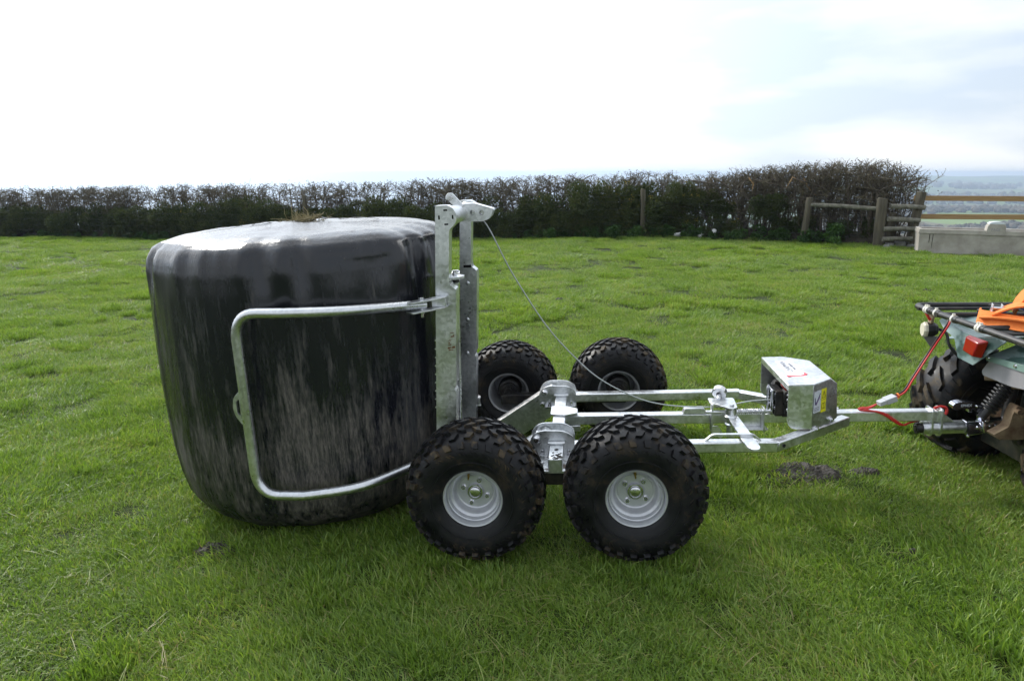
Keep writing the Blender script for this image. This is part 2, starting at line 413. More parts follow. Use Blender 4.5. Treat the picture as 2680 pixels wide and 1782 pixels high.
# ------------------------------------------------------------------ ground
FX = [-60, -13.6, -.92, 2.9, 5.85, 6.99, 9.0, 14.0, 60]
FY = [24.0, 18.2, 16.57, 15.36, 13.9, 13.05, 12.6, 11.2, 2]
def gz(x, y):
    b = .14 * math.tanh((x - .25) / 2.72)
    d2 = max(0., min(1., (math.hypot(x - .2, y - 3.16) - 1.6) / 2))
    n = noise.noise(Vector((x * .55, y * .55, 3.1))) * .05 + noise.noise(Vector((x * 1.7, y * 1.7, 8.2))) * .022
    return b + n * (.12 + .88 * d2) + noise.noise(Vector((x * 4.5, y * 4.5, 1.2))) * .007
TD = [0, 10, 50, 150, 400, 800, 1500, 2500, 3300, 4500]
TR = [0, -.9, -6, -16, -36, -47, -50, -35, -16, -16]
TL = [0, -.9, -6, -18, -50, -80, -120, -170, -210, -240]
def hz(x, y):
    if y < 3: return gz(x, y)
    t = y - float(np.interp(x, FX, FY)) - 2.2
    if t <= 0 or abs(x) > 3 * y + 40: return gz(x, y)
    k = max(0., min(1., (x / max(y, 1) - .18) / .3)); k = k * k * (3 - 2 * k)
    z = float(np.interp(t, TD, TR)) * k + float(np.interp(t, TD, TL)) * (1 - k)
    z += noise.noise(Vector((x * .004, y * .004, 5))) * min(8, t * .02) + noise.noise(Vector((x * .0011, y * .0011, 2))) * min(22, t * .006) * k
    return gz(x, y) * max(0, 1 - t / 20) + z
na, rad = 300, np.concatenate([np.arange(.3, 9, .07), 9 * (4600 / 9) ** np.linspace(0, 1, 130)])
gv = [(0, 0, gz(0, 0))]; gf = []
for ri, r in enumerate(rad):
    for k in range(na):
        a = 2 * PI * k / na; x, y = r * math.sin(a), r * math.cos(a); gv.append((x, y, hz(x, y)))
for ri in range(len(rad) - 1):
    for k in range(na):
        k2 = (k + 1) % na; a = 1 + ri * na; b = a + na; gf.append((a + k, b + k, b + k2, a + k2))
gf += [(0, 1 + k, 1 + (k + 1) % na) for k in range(na)]
me = bpy.data.meshes.new('field'); me.from_pydata(gv, [], gf)
field = link('field', me, 'ground', smooth=180); tag(field, 'green grass field sloping away to a wooded valley', kind='structure')

# ------------------------------------------------------------------ bale trailer (local axes: x to the hitch, y away from the camera, z up)
TU = V(0.99368, -0.09984, 0.05126); TV = V(0.09993, 0.99498, 0.0); TV = (TV - TU * TU.dot(TV)).normalized(); TW = TU.cross(TV)
trailer = empty('bale_trailer')
TM = Matrix((TU, TV, TW)).transposed().to_4x4(); TM.translation = V(.2505, 3.1627, 0.)
trailer.matrix_world = TM
tag(trailer, 'galvanised four-wheeled bale trailer with upright mast clamping the black bale', 'trailer')
def T(u, v, w): return TM @ V(u, v, w)
G, GT = 'galv', 'galv_tube'
def part(mb, name, m=G, bevel=.0025, parent=trailer, smooth=35): return mb.build(name, m, parent, smooth, bevel)

# --- wheels
def profile_point(P, t):
    n = len(P) - 1; i = min(int(t * n), n - 1); k = t * n - i
    a, b = P[i], P[i + 1]; y = a[0] + (b[0] - a[0]) * k; r = a[1] + (b[1] - a[1]) * k
    a2, b2 = P[max(i - 1, 0)], P[min(i + 2, n)]; dy, dr = (b2[0] - a2[0]), (b2[1] - a2[1]); L = math.hypot(dy, dr)
    return y, r, -dr / L, dy / L            # outward normal (y, r)
def resample(P, n):
    P = [V(a, b) for a, b in P]; d = [0]
    for a, b in zip(P, P[1:]): d.append(d[-1] + (b - a).length)
    out = []
    for k in range(n + 1):
        s = d[-1] * k / n; i = max(j for j in range(len(d)) if d[j] <= s + 1e-9); i = min(i, len(P) - 2)
        out.append(tuple(P[i].lerp(P[i + 1], (s - d[i]) / (d[i + 1] - d[i]))))
    return out
TYRE = resample([(-.092, .113), (-.112, .120), (-.126, .150), (-.133, .180), (-.133, .205), (-.125, .229), (-.106, .248), (-.075, .260), (-.035, .2665), (0, .268),
                 (.035, .2665), (.075, .260), (.106, .248), (.125, .229), (.133, .205), (.133, .180), (.126, .150), (.112, .120), (.092, .113)], 48)
def lug(mb, t0, t1, th0, th1, skew, h, taper=.84, seg=2):
    """raised block on the tyre between profile positions t0..t1 and angles th0..th1 (skew turns it into a slanted block)"""
    vs_ = []; tm, thm = (t0 + t1) / 2, (th0 + th1) / 2
    for lev in (0, 1):
        for i in range(seg + 1):
            f = i / seg; t = t0 + (t1 - t0) * f
            for th in (th0, th1):
                a = th + skew * (f - .5); tt = t
                if lev: a = thm + skew * (f - .5) + (th - thm) * taper; tt = tm + (t - tm) * taper
                y, r, ny, nr = profile_point(TYRE, tt); o = h if lev else -.004
                y += ny * o; r += nr * o; vs_.append((r * math.sin(a), y, r * math.cos(a)))
    b = 2 * (seg + 1); fs = [(0, 1, b + 1, b), (2 * seg, 2 * seg + 1, b + 2 * seg + 1, b + 2 * seg)]
    for i in range(seg):
        j = 2 * i
        fs += [(b + j, b + j + 1, b + j + 3, b + j + 2), (j, j + 2, b + j + 2, b + j), (j + 1, j + 3, b + j + 3, b + j + 1)]
    mb.add(vs_, fs)
def tyre_carcass():
    m = MB(); m.lathe([(r, y) for y, r in TYRE], (0, 0, 0), (0, 1, 0), 72)
    for sgn in (-1, 1):                       # raised ring on the sidewall
        m.lathe([(.158, sgn * .1275), (.160, sgn * .1325), (.163, sgn * .1330), (.165, sgn * .129)], (0, 0, 0), (0, 1, 0), 72)
    return m
def tread_trailer(seed):
    m = MB(); n = 27; p = 2 * PI / n; rr = random.Random(seed)
    for k in range(n):
        a = k * p
        for sg in (-1, 1):
            c = lambda t: .5 + sg * t
            h = .0130 + rr.uniform(-.001, .001); off = .25 * p * (sg + 1)
            lug(m, c(.012), c(.062), a + off, a + off + p * .44, sg * p * .36, h)
            lug(m, c(.080), c(.128), a + off + p * .5, a + off + p * .92, -sg * p * .30, h)
            lug(m, c(.150), c(.204), a + off + p * .05, a + off + p * .50, sg * p * .22, h + .001)
            lug(m, c(.224), c(.272), a + off + p * .50, a + off + p * 1.0, -sg * p * .1, .015)
            lug(m, c(.290), c(.318), a + off + p * .52, a + off + p * .66, -sg * p * .25, .004, .8, 1)
            lug(m, c(.290), c(.318), a + off + p * .84, a + off + p * .98, -sg * p * .25, .004, .8, 1)
    return m
def rim_mesh():
    m = MB()
    m.lathe([(.117, -.094), (.1195, -.098), (.1195, -.104), (.1165, -.1065), (.112, -.105), (.109, -.100), (.1065, -.086), (.1045, -.080), (.101, -.078), (.0985, -.068), (.0965, -.062),
             (.090, -.058), (.085, -.052), (.082, -.040), (.076, -.030), (.070, -.0275), (.067, -.031), (.036, -.031), (.032, -.028), (.0, -.028)], (0, 0, 0), (0, 1, 0), 56)
    m.lathe([(.105, -.088), (.100, -.05), (.098, 0), (.098, .05), (.104, .086), (.108, .1), (.1165, .1065), (.1195, .104), (.1195, .098), (.114, .094), (.107, .088), (.102, .06)], (0, 0, 0), (0, 1, 0), 56)
    return m
def make_wheel(tyre_mat, rubber_m, tr):
    w = empty('wheel', parent=trailer)
    tyre_carcass().build('tyre', rubber_m, w, 50)
    tr.build('tread', tyre_mat, w, 30)
    rim_mesh().build('rim', 'rim', w, 32)
    h = MB(); h.lathe([(0, .10), (.030, .10), (.034, .06), (.062, .055), (.068, .045), (.070, -.005), (.066, -.020), (0, -.020)], (0, 0, 0), (0, 1, 0), 30); h.build('rim_shade_disc', 'black_steel', w, 35)  # black disc added so the inside of the rim looks shaded
    h = MB(); h.lathe([(.0, -.052), (.016, -.0518), (.0215, -.049), (.0235, -.044), (.0235, -.041), (.0265, -.041), (.0275, -.044), (.0305, -.044), (.0315, -.040), (.0315, -.026)], (0, 0, 0), (0, 1, 0), 28)
    h.build('hub_cap', 'zinc', w, 40)
    for k in range(4):
        a = R_(52) + k * PI / 2; nt = MB(); x, z = .050 * math.cos(a), .050 * math.sin(a)
        nt.lathe([(.0105, -.031), (.0105, -.034), (.008, -.036)], (x, 0, z), (0, 1, 0), 16)
        nt.prism(circle(0, 0, .0082, 6), (x, -.035, z), (1, 0, 0), (0, 0, 1), (0, -.008, 0), [circle(0, 0, .0045, 10)])
        nt.build('wheel_nut', 'zinc', w, 30)
    v = MB(); v.cyl((0, -.034, .079), (0, -.052, .071), .006, 10, .0045); v.cyl((0, -.052, .071), (0, -.066, .067), .0035, 8); v.build('valve', 'brass', w, 40)
    return w
wA = make_wheel('rubber', 'rubber_clean', tread_trailer(1)); wA.location = (.314, -.664, .28)
wB = copy_tree(wA, trailer); wB.location = (-.314, -.664, .28); wB.rotation_euler = (0, R_(-17), 0)
for ch in wB.children:
    if ch.name.startswith('tread'): ch.data = ch.data.copy(); ch.data.materials[0] = M['rubber_mud']; ch['label'] = 'muddy chevron tread'
wC = copy_tree(wB, trailer); wC.location = (-.314, .664, .28); wC.rotation_euler = (0, R_(40), PI)
wD = copy_tree(wB, trailer); wD.location = (.314, .664, .28); wD.rotation_euler = (0, R_(75), PI)
for sg in (-1, 1):
    b = MB(); b.box((0, sg * .520, .262), (.70, .06, .055)); part(b, 'bogie_beam', 'black_steel', .003)
    for u in (-.314, .314):
        a = MB(); a.cyl((u, sg * .50, .28), (u, sg * .635, .28), .026, 16); a.cyl((u, sg * .585, .28), (u, sg * .63, .28), .05, 20); part(a, 'stub_axle', 'black_steel', 0)
    b = MB(); b.box((0, sg * .47, .294), (.17, .17, .010))
    for u in (-.062, .062):
        for v in (-.02, .055): b.hexa((u, sg * .47 - sg * v, .299), (0, 0, 1), .011, .012)
    part(b, 'bogie_mounting_plate', 'galv_mud', .001)

# --- chassis rails
def boxtube(name, p0, p1, w, h, m=G, up=(0, 0, 1)): b = MB(); b.bar(p0, p1, w, h, up); return part(b, name, m, .005)
for sg in (-1, 1):
    boxtube('side_rail', (-.02, sg * .350, .320), (.935, sg * .350, .320), .05, .046)
    d0, d1 = V(.926, sg * .352, .318), V(1.322, sg * .050, .316)
    boxtube('angled_rail', d0, d1, .046, .044)
    p = MB(); nn = (d1 - d0).normalized(); q = d0 + nn * .045 + V(0, sg * .024, 0) + V(-nn.y * sg, nn.x * sg, 0) * .004
    p.cyl(q, q + V(-nn.y, nn.x, 0) * (-.004 if sg < 0 else .004), .008, 14); part(p, 'drain_hole_shade', 'dark', 0)  # black disc on the tube, painted shade of a drain hole
boxtube('centre_beam', (.03, .010, .3195), (1.742, .010, .3165), .05, .0485)
cr = MB(); cr.span((-.030, -.555, .292), (.030, .555, .3515)); cross = part(cr, 'cross_member', G, .004)
hl = MB(); hl.lathe([(.009, 0), (.009, .0016), (0, .0016)], (.002, -.455, .3512), (0, 0, 1), 16); hl.build('pin_hole_shade', 'dark', cross, 0)  # black disc on the top face stands for shade in the hole
mudp = MB(); rm = random.Random(3)
for k in range(26): 
    x, y, r = rm.uniform(-.027, .027), -.555 + abs(rm.gauss(0, .035)), rm.uniform(.003, .008)
    mudp.lathe([(r, 0), (r * .7, r * .35), (0, r * .45)], (x, y, .3512), (0, 0, 1), 7)
mudp.build('mud_crust', 'mud', cross, 60)
tp = MB(); tp.prism(rounded([(-.042, -.005), (-.042, .115), (.028, .115), (.088, .072), (.088, .012), (.030, -.018)], .008, 3), (0, -.030, .353), (1, 0, 0), (0, 1, 0), (0, 0, .008)); part(tp, 'gusset_plate', G, .002)
gs = MB(); gs.span((.03, -.018, .262), (.10, .036, .294)); part(gs, 'beam_socket', G, .003)

# --- pivot brackets and lift arms
plate = rounded([(-.118, .262), (-.118, .372), (-.078, .408), (.046, .406), (.078, .372), (.078, .262)], [.004, .03, .03, .04, .02, .004], 5)
for sg in (-1, 1):
    for v in (.374, .276):
        pl = MB(); pl.prism(plate, (0, sg * v - .004, 0), (1, 0, 0), (0, 0, 1), (0, .008, 0)); part(pl, 'pivot_plate', G, .0015)
    for v in (.380, .282):
        fl = MB(); fl.box((0, sg * v - .014, .357), (.078, .022, .012)); part(fl, 'weld_fillet', G, .004)
    b = MB()
    b.cyl((-.086, sg * .325 - .075, .372), (-.086, sg * .325 + .075, .372), .011, 16)
    for e in (-.060, .060):
        b.lathe([(.0, -.010), (.010, -.010), (.017, -.004), (.017, .004), (.010, .010), (0, .010)], (-.086, sg * .325 + e, .372), (0, 1, 0), 20)
        b.hexa((-.086, sg * .325 + e + (-.018 if e < 0 else .006), .372), (0, 1, 0), .0125, .012)
    part(b, 'pivot_pin', 'zinc', .001)
    b = MB(); b.cyl((-.102, sg * .325 - .066, .305), (-.102, sg * .325 + .066, .305), .012, 18); part(b, 'stop_bolt', 'zinc', .001)
    for u in (-.062, .052):
        b = MB(); v = sg * .325 - .068
        b.box((u, v, .300), (.046, .034, .007)); b.hexa((u, v, .3035), (0, 0, 1), .0105, .010); b.cyl((u, v, .3135), (u, v, .326), .006, 10); part(b, 'bracket_bolt', 'zinc', .0008)
    # lift arm: folded channel running down to the mast foot
    a0, a1 = V(-.072, 0, .385), V(-.500, 0, .105); d = (a1 - a0).normalized(); nrm = V(d.z, 0, -d.x)
    if nrm.z < 0: nrm = -nrm
    hgt = .135
    prof = [(0, .030), (.012, .028), (.03, 0.0)]
    pts = [a0 + d * .0 - nrm * hgt, a0 - nrm * .05 - d * .030, a0 - nrm * .022 - d * .034, a0 - d * .022 - nrm * .004, a0 + d * .004, a1, a1 - nrm * hgt]
    pl2 = [(p.x, p.z) for p in pts]
    for v in (-.036, .031):
        s_ = MB(); s_.prism(pl2, (0, sg * .325 + v, 0), (1, 0, 0), (0, 0, 1), (0, .005, 0)); part(s_, 'lift_arm_side', G, .001)
    top = MB()
    chain = [pts[1] + nrm * 0, pts[2], pts[3], pts[4], pts[5]]
    vv = []; 
    for p in chain: vv += [(p.x, sg * .325 - .0305, p.z - .003), (p.x, sg * .325 + .0305, p.z - .003)]
    vv2 = [(x, y, z - .005) for x, y, z in vv]; n_ = len(vv)
    fs = []
    for i in range(len(chain) - 1):
        j = 2 * i; fs += [(j, j + 1, j + 3, j + 2), (n_ + j + 2, n_ + j + 3, n_ + j + 1, n_ + j), (j, j + 2, n_ + j + 2, n_ + j), (j + 1, n_ + j + 1, n_ + j + 3, j + 3)]
    fs += [(0, n_, n_ + 1, 1), (n_ - 2, n_ - 1, 2 * n_ - 1, 2 * n_ - 2)]
    top.add(vv + vv2, fs); part(top, 'lift_arm_top', G, 0, smooth=25)

# --- mast: two profiled box posts, leaning slightly towards the hitch
def mx(a, w): return (-.568 + .0705 * w + a, w)
def post_outline():
    P = [mx(0, .07), mx(0, 1.387), mx(.05, 1.387)]
    c = mx(.045, 1.338); 
    for k in range(11):
        a = R_(72 - k * 12.2); P.append((c[0] + .046 * math.cos(a), c[1] + .048 * math.sin(a)))
    P += [mx(.063, 1.288), mx(.059, 1.276), mx(.058, 1.09), mx(.059, 1.066), mx(.065, 1.052), mx(.078, 1.042), mx(.086, 1.034), mx(.090, 1.018),
          mx(.090, .612), mx(.084, .600), mx(.082, .588), mx(.087, .580), mx(.090, .572), mx(.090, .07)]
    return P
PO = post_outline()
for sg in (-1, 1):
    v0 = -.330 if sg < 0 else .262
    hs = []
    pm = MB(); pm.prism(PO, (0, v0, 0), (1, 0, 0), (0, 0, 1), (0, .068, 0)); mast = part(pm, 'mast_post', G, .0018, smooth=30)
    # plug-weld slots round the top tube: black plates paint the shade in them
    c = mx(.046, 1.338)
    for k in range(4):
        a = k * PI / 2; x, z = c[0] + .029 * math.cos(a), c[1] + .029 * math.sin(a)
        s_ = MB(); L = (.0035, .0085) if k % 2 == 0 else (.0085, .0035)
        s_.prism(rounded([(-L[0], -L[1]), (L[0], -L[1]), (L[0], L[1]), (-L[0], L[1])], .002, 2), (x, v0 - .0004, z), (1, 0, 0), (0, 0, 1), (0, .003, 0)); s_.build('weld_slot_shade', 'dark', mast, 0)
    # gripping teeth along the edge that meets the bale
    for k in range(9):
        w = .50 + k * .0385; t = MB()
        t.prism([mx(.002, w - .011), mx(.002, w + .011), mx(-.011, w)], (0, v0 + .02, 0), (1, 0, 0), (0, 0, 1), (0, .005, 0)); t.build('grip_tooth', G, mast, 0)
# rust patch on the near post
rp = MB(); rr = random.Random(5)
for k in range(13):
    w = .79 + rr.uniform(-.022, .03) + (.028 if k < 3 else 0); a = .068 + rr.uniform(-.012, .012); x, z = mx(a, w); lx, lz = rr.uniform(.004, .010), rr.uniform(.001, .0035)
    rp.prism(rounded([(-lx, -lz), (lx, -lz * .4), (lx * .7, lz), (-lx * .8, lz * .8)], .001, 2), (x, -.3312, z), (1, 0, 0), (0, 0, 1), (0, .001, 0))
M['rust'] = mixed('rust_stain', (.14, .07, .03), (.26, .15, .07), 120, .9)
rp.build('rust_patch', 'rust', trailer, 0)
# strip inside the posts (hinge pipe, carriage)
hp = MB(); a0, a1 = mx(.085, .16), mx(.060, 1.045)
hp.tube([(a0[0], -.20, .16), (a1[0] + .002, -.20, 1.045)], .0165, 18); part(hp, 'hinge_pipe', GT, .001)
hp = MB(); hp.cyl((a1[0] + .001, -.20, 1.045), (a1[0] + .001, -.20, 1.062), .019, 18); part(hp, 'pipe_cap', 'black_plastic', .002)
ck = MB(); ck.prism(rounded([(-.06, -.07), (.022, -.07), (.060, -.035), (.052, .02), (.02, .04), (-.06, .04)], .012, 4), (a1[0] - .01, -.20, 1.066), (1, 0, 0), (0, 1, 0), (0, 0, .010)); part(ck, 'carriage_clamp_plate', G, .0015)
for k, (du, dv) in enumerate(((-.02, -.03), (.0, .01))):
    bb = MB(); bb.hexa((a1[0] + du, -.20 + dv, 1.076), (0, 0, 1), .012, .012); bb.cyl((a1[0] + du, -.20 + dv, 1.086), (a1[0] + du, -.20 + dv, 1.098), .009, 12); part(bb, 'clamp_bolt', 'zinc', .001)
sl = MB(); x0 = mx(.03, 1.06)[0]; sl.span((x0 - .01, .259, 1.050), (x0 + .03, .2605, 1.064)); part(sl, 'post_slot_shade', 'dark', 0)  # black sheet before the far post, painted shade of a slot
for w in (.97, .78, .60):
    bb = MB(); x = mx(.042, w)[0]; bb.lathe([(0, -.006), (.008, -.004), (.011, 0)], (x, .262, w), (0, 1, 0), 14); part(bb, 'rivet', G, 0)
# top cross tube
tcx, tcw = mx(.046, 1.338)
tt = MB(); tt.cyl((tcx, -.262, tcw), (tcx, .262, tcw), .040, 32); part(tt, 'top_cross_tube', GT, .001)
for v in (-.262, .250):
    tt = MB(); tt.cyl((tcx, v, tcw), (tcx, v + .012, tcw), .046, 30); part(tt, 'tube_collar', G, .003)
lgp = MB(); lgp.prism([mx(.0, 1.40)] + [(mx(.012, 1.412)[0] + .022 * math.cos(R_(200 - k * 18)), 1.410 + .022 * math.sin(R_(200 - k * 18))) for k in range(9)] + [mx(.075, 1.372), mx(.04, 1.36)], (0, -.055, 0), (1, 0, 0), (0, 0, 1), (0, .012, 0)); part(lgp, 'stop_lug', G, .002)
lb = MB(); lb.hexa((mx(.012, 1.41)[0], -.055, 1.410), (0, -1, 0), .010, .010); lb.lathe([(.014, 0), (.014, -.003), (0, -.003)], (mx(.012, 1.41)[0], -.055, 1.410), (0, 1, 0), 16); part(lb, 'lug_bolt', 'zinc', .001)
# pulley head: two cheek plates with a folded cover
cheek = [(-.425, 1.300), (-.435, 1.340), (-.425, 1.378), (-.350, 1.376), (-.270, 1.350), (-.268, 1.342), (-.275, 1.322), (-.292, 1.305), (-.318, 1.297)]
for v in (-.034, .026):
    hd = MB(); hd.prism(cheek, (0, v, 0), (1, 0, 0), (0, 0, 1), (0, .007, 0), [circle(-.362, 1.337, .0125, 18), circle(-.319, 1.336, .0120, 18)]); part(hd, 'pulley_cheek', G, .0015)
cv = MB(); cvp = [(-.430, 1.381), (-.350, 1.3795), (-.268, 1.353), (-.266, 1.347)]
vv = []
for (x, z) in cvp: vv += [(x, -.036, z), (x, .035, z)]
vv2 = [(x, y, z - .005) for x, y, z in vv]; n_ = len(vv); fs = []
for i in range(len(cvp) - 1):
    j = 2 * i; fs += [(j, j + 1, j + 3, j + 2), (n_ + j + 2, n_ + j + 3, n_ + j + 1, n_ + j), (j, j + 2, n_ + j + 2, n_ + j), (j + 1, n_ + j + 1, n_ + j + 3, j + 3)]
fs += [(0, n_, n_ + 1, 1), (n_ - 2, n_ - 1, 2 * n_ - 1, 2 * n_ - 2)]
cv.add(vv + vv2, fs); part(cv, 'pulley_cover', G, .001)
pu = MB(); pu.lathe([(.008, -.012), (.030, -.012), (.030, -.009), (.022, -.003), (.022, .003), (.030, .009), (.030, .012), (.008, .012)], (-.340, 0, 1.333), (0, 1, 0), 28, True); part(pu, 'head_pulley', 'zinc', 0)
# winch rope
rope = catmull([(-.405, 0, 1.30), (-.318, 0, 1.297), (-.20, 0, 1.055), (-.05, 0, .798), (.09, 0, .627), (.212, -.002, .516), (.372, -.004, .428), (.501, -.006, .391), (.64, -.008, .378), (.735, -.010, .377), (.80, -.012, .384), (.90, -.014, .404), (1.0, -.016, .411), (1.06, -.016, .41)], 8)
rp_ = MB(); rp_.tube(rope[8:], .0032, 8); part(rp_, 'winch_rope', 'cable', 0)

# --- bale clamp arms
def clamp_arm(sg):
    pts = [(-.530, sg * .400, .985), (-.62, sg * .485, .996), (-.79, sg * .675, 1.020), (-1.00, sg * .755, 1.034), (-1.182, sg * .755, 1.040), (-1.200, sg * .752, .60), (-1.192, sg * .748, .288), (-1.00, sg * .748, .286), (-.79, sg * .672, .290), (-.60, sg * .485, .302), (-.53, sg * .40, .305)]
    P = [Vector(p) for p in pts]
    path = [P[0]] + catmull(P[0:4], 6)[1:] + bend([P[3], P[4], P[5]], .105, 9)[1:-1] + bend([P[5], P[6], P[7]], .105, 9)[1:-1] + catmull(P[7:], 6)
    t = MB(); t.tube(path, .0205, 18); part(t, 'clamp_arm', GT, 0, smooth=60)
    lp = MB(); o = rounded([(-.205 - 1.0, .735), (-1.235, .705), (-1.243, .665), (-1.236, .63), (-1.212, .592), (-1.195, .592), (-1.195, .735)], .012, 3)
    i_ = rounded([(-1.212, .70), (-1.226, .69), (-1.226, .640), (-1.214, .63)], .006, 3)
    lp.prism(o, (0, sg * .758, 0), (1, 0, 0), (0, 0, 1), (0, -sg * .010, 0), [i_]); part(lp, 'arm_lug', G, .001)
    for w, s2 in ((.985, 1), (.305, -1)):
        b = MB()
        b.prism(rounded([(-.572, -.020), (-.47, -.022), (-.452, .0), (-.462, .022), (-.572, .020)], .008, 3), (0, sg * .372, w - .016), (1, 0, 0), (0, sg * .6 + .0, 0), (0, 0, .032)) if False else None
        for dz in (-.0235, .0185):
            b.prism(rounded([(-.600, .462), (-.520, .372), (-.468, .330), (-.440, .338), (-.448, .372), (-.560, .492)], .010, 3), (0, 0, w + dz), (1, 0, 0), (0, sg, 0), (0, 0, .006))
        b.box((-.478, sg * .352, w), (.06, .03, .034)); part(b, 'arm_bracket', G, .0015)
        b = MB(); c_ = (-.540, sg * .418); b.hexa((*c_, w + .0245), (0, 0, 1), .0125, .010); b.cyl((*c_, w - .05), (*c_, w + .03), .007, 10); b.hexa((*c_, w - .036), (0, 0, 1), .0125, .012); part(b, 'arm_bolt', 'zinc', .001)
for sg in (-1, 1): clamp_arm(sg)
ft = MB(); ft.span((-.56, -.255, .075), (-.47, .255, .135)); part(ft, 'mast_foot', G, .004)

# --- winch hood
HU = [(1.008, -.233), (1.112, -.233), (1.213, -.150), (1.213, .150), (1.112, .233), (1.008, .233)]
HW = .550; th = .0035
hood = MB(); hood.prism(HU, (0, 0, HW - th), (1, 0, 0), (0, 1, 0), (0, 0, th)); hood = part(hood, 'winch_hood', G, .0015)
def panel(name, pts, inward, parent=hood):
    """flat sheet from 3D corner points with thickness along inward"""
    P = [Vector(p) for p in pts]; q = Vector(inward); n = len(P); b = MB()
    fs = [tuple(range(n)), tuple(range(2 * n - 1, n - 1, -1))] + [(i, (i + 1) % n, (i + 1) % n + n, i + n) for i in range(n)]
    b.add(P + [p + q for p in P], fs); return b.build(name, G, parent, 30, .0012)
zt = HW - th - .0006
for sg in (-1, 1):
    sp = rounded([(1.008, zt), (1.112, zt), (1.112, .345), (1.030, .345), (1.008, .372)], [.0, 0, 0, .018, .012], 4)
    sd2 = MB(); sd2.prism(sp, (0, sg * .233, 0), (1, 0, 0), (0, 0, 1), (0, -sg * th, 0)); sd2.build('hood_side', G, hood, 30, .0012)
    nv = V(-(-.083 * sg), 0, 0)
    panel('hood_angled_side', [(1.1125, sg * .2325, zt), (1.213, sg * .150, zt), (1.250, sg * .120, .518), (1.262, sg * .110, .352), (1.1125, sg * .2325, .300)], (-.0022, -sg * .0026, 0))
    for (u, v, w) in ((1.137, .2125, .338), (1.222, .1428, .358)):
        b = MB(); ax = V(.635, sg * .772, 0).normalized(); p = V(u, sg * v, w)
        b.lathe([(.014, 0), (.014, .002), (0, .002)], p, ax, 16); b.hexa(p + ax * .002, ax, .0115, .008); b.cyl(p + ax * .009, p + ax * .014, .006, 10); b.build('hood_bolt', 'zinc', hood, 30)
panel('hood_front_slope', [(1.2135, -.1495, zt), (1.2135, .1495, zt), (1.250, .1195, .518), (1.250, -.1195, .518)], (-.0026, 0, -.0026))
panel('hood_front', [(1.2503, -.1195, .5175), (1.2503, .1195, .5175), (1.262, .109, .352), (1.262, -.109, .352)], (-.0032, 0, 0))
lip = MB(); lip.prism([(-.231, 0), (.231, 0), (.231, -.020), (.222, -.026), (-.222, -.026), (-.231, -.020)], (1.0085, 0, zt), (0, 1, 0), (0, 0, 1), (.003, 0, 0)); lip.build('hood_lip', G, hood, 30, .001)
# stickers
def quad(name, o, ax, ay, w, h, m, parent, t=.0008):
    ax, ay = Vector(ax).normalized(), Vector(ay).normalized(); b = MB(); b.prism([(0, 0), (w, 0), (w, h), (0, h)], o, ax, ay, ax.cross(ay) * t); return b.build(name, m, parent, 0)
sx_, sy_ = V(1.213 - 1.1125, -.150 + .2325, 0).normalized(), V(0, 0, 1)
sn = sx_.cross(sy_); so0 = V(1.1125, -.2325, 0) + sn * .0012
def S(a, b, k=0.): return so0 + sx_ * a + V(0, 0, b) + sn * k
st = quad('maker_sticker', S(.006, .415), sx_, sy_, .051, .098, 'grey_print', hood)
def stroke(name, pts, w, m, parent, k=.0009):
    b = MB()
    for p, q in zip(pts, pts[1:]):
        p, q = Vector(p), Vector(q); d = (q - p).normalized() * (w * .3); nrm = V(-(q - p).y, (q - p).x).normalized() * w / 2; p2, q2 = p - d, q + d
        b.prism([tuple(p2 + nrm), tuple(q2 + nrm), tuple(q2 - nrm), tuple(p2 - nrm)], so0 + sn * k, sx_, sy_, sn * .0003)
    return b.build(name, m, parent, 0)
stroke('tick_shadow', [(.0175, .465), (.0235, .452), (.049, .485)], .006, 'pink_print', st)
stroke('tick_emblem', [(.0135, .484), (.0165, .456), (.0205, .454), (.050, .499)], .0042, 'navy_print', st, .0014)
for k in range(3): stroke('caption_line', [(.012, .437 - k * .007), (.044, .439 - k * .007)], .0028, 'grey_ink', st)
stroke('caption_dot', [(.0515, .470), (.0530, .474)], .003, 'grey_ink', st)
yw = quad('warning_sticker', S(.059, .407), sx_, sy_, .038, .108, 'yellow_print', hood)
stroke('warning_triangle', [(.064, .474), (.0925, .476), (.0785, .505), (.064, .474)], .0022, 'black_print', yw)
stroke('warning_mark', [(.0785, .494), (.0785, .481)], .0026, 'black_print', yw)
stroke('rule', [(.061, .465), (.095, .467)], .0012, 'black_print', yw)
stroke('manual_symbol', [(.066, .424), (.0905, .425), (.0905, .449), (.066, .448), (.066, .424)], .0022, 'black_print', yw)
stroke('manual_spine', [(.0783, .425), (.0783, .447)], .0016, 'black_print', yw)
lo = MB(); lo.prism(rounded([(-.125, -.036), (.150, -.036), (.150, .036), (-.125, .036)], .012, 4), (1.085, 0, HW + .0004), (0, 1, 0), (-1, 0, 0), (0, 0, .0008)); lo = lo.build('logo_sticker', 'white_print', hood, 0)
place_text('maker_name', 'CHAPMAN', .034, (1.076, .050, HW + .0018), (0, 1, 0), (-1, 0, 0), 'grey_ink', lo, 1.05)
place_text('maker_line', 'MACHINERY', .017, (1.103, .052, HW + .0018), (0, 1, 0), (-1, 0, 0), 'grey_ink', lo, 1.2)
sw = MB(); outer = [(-.095, .048), (-.118, .046), (-.108, -.030), (-.078, -.050), (-.050, -.040)]
inner = [(-.062, -.037), (-.085, -.032), (-.098, -.012), (-.100, .010), (-.097, .030)]
sw.prism(outer + inner, (1.085, 0, HW + .0014), (0, 1, 0), (-1, 0, 0), (0, 0, .0006)); sw.build('red_chevron', 'red_print', lo, 0)

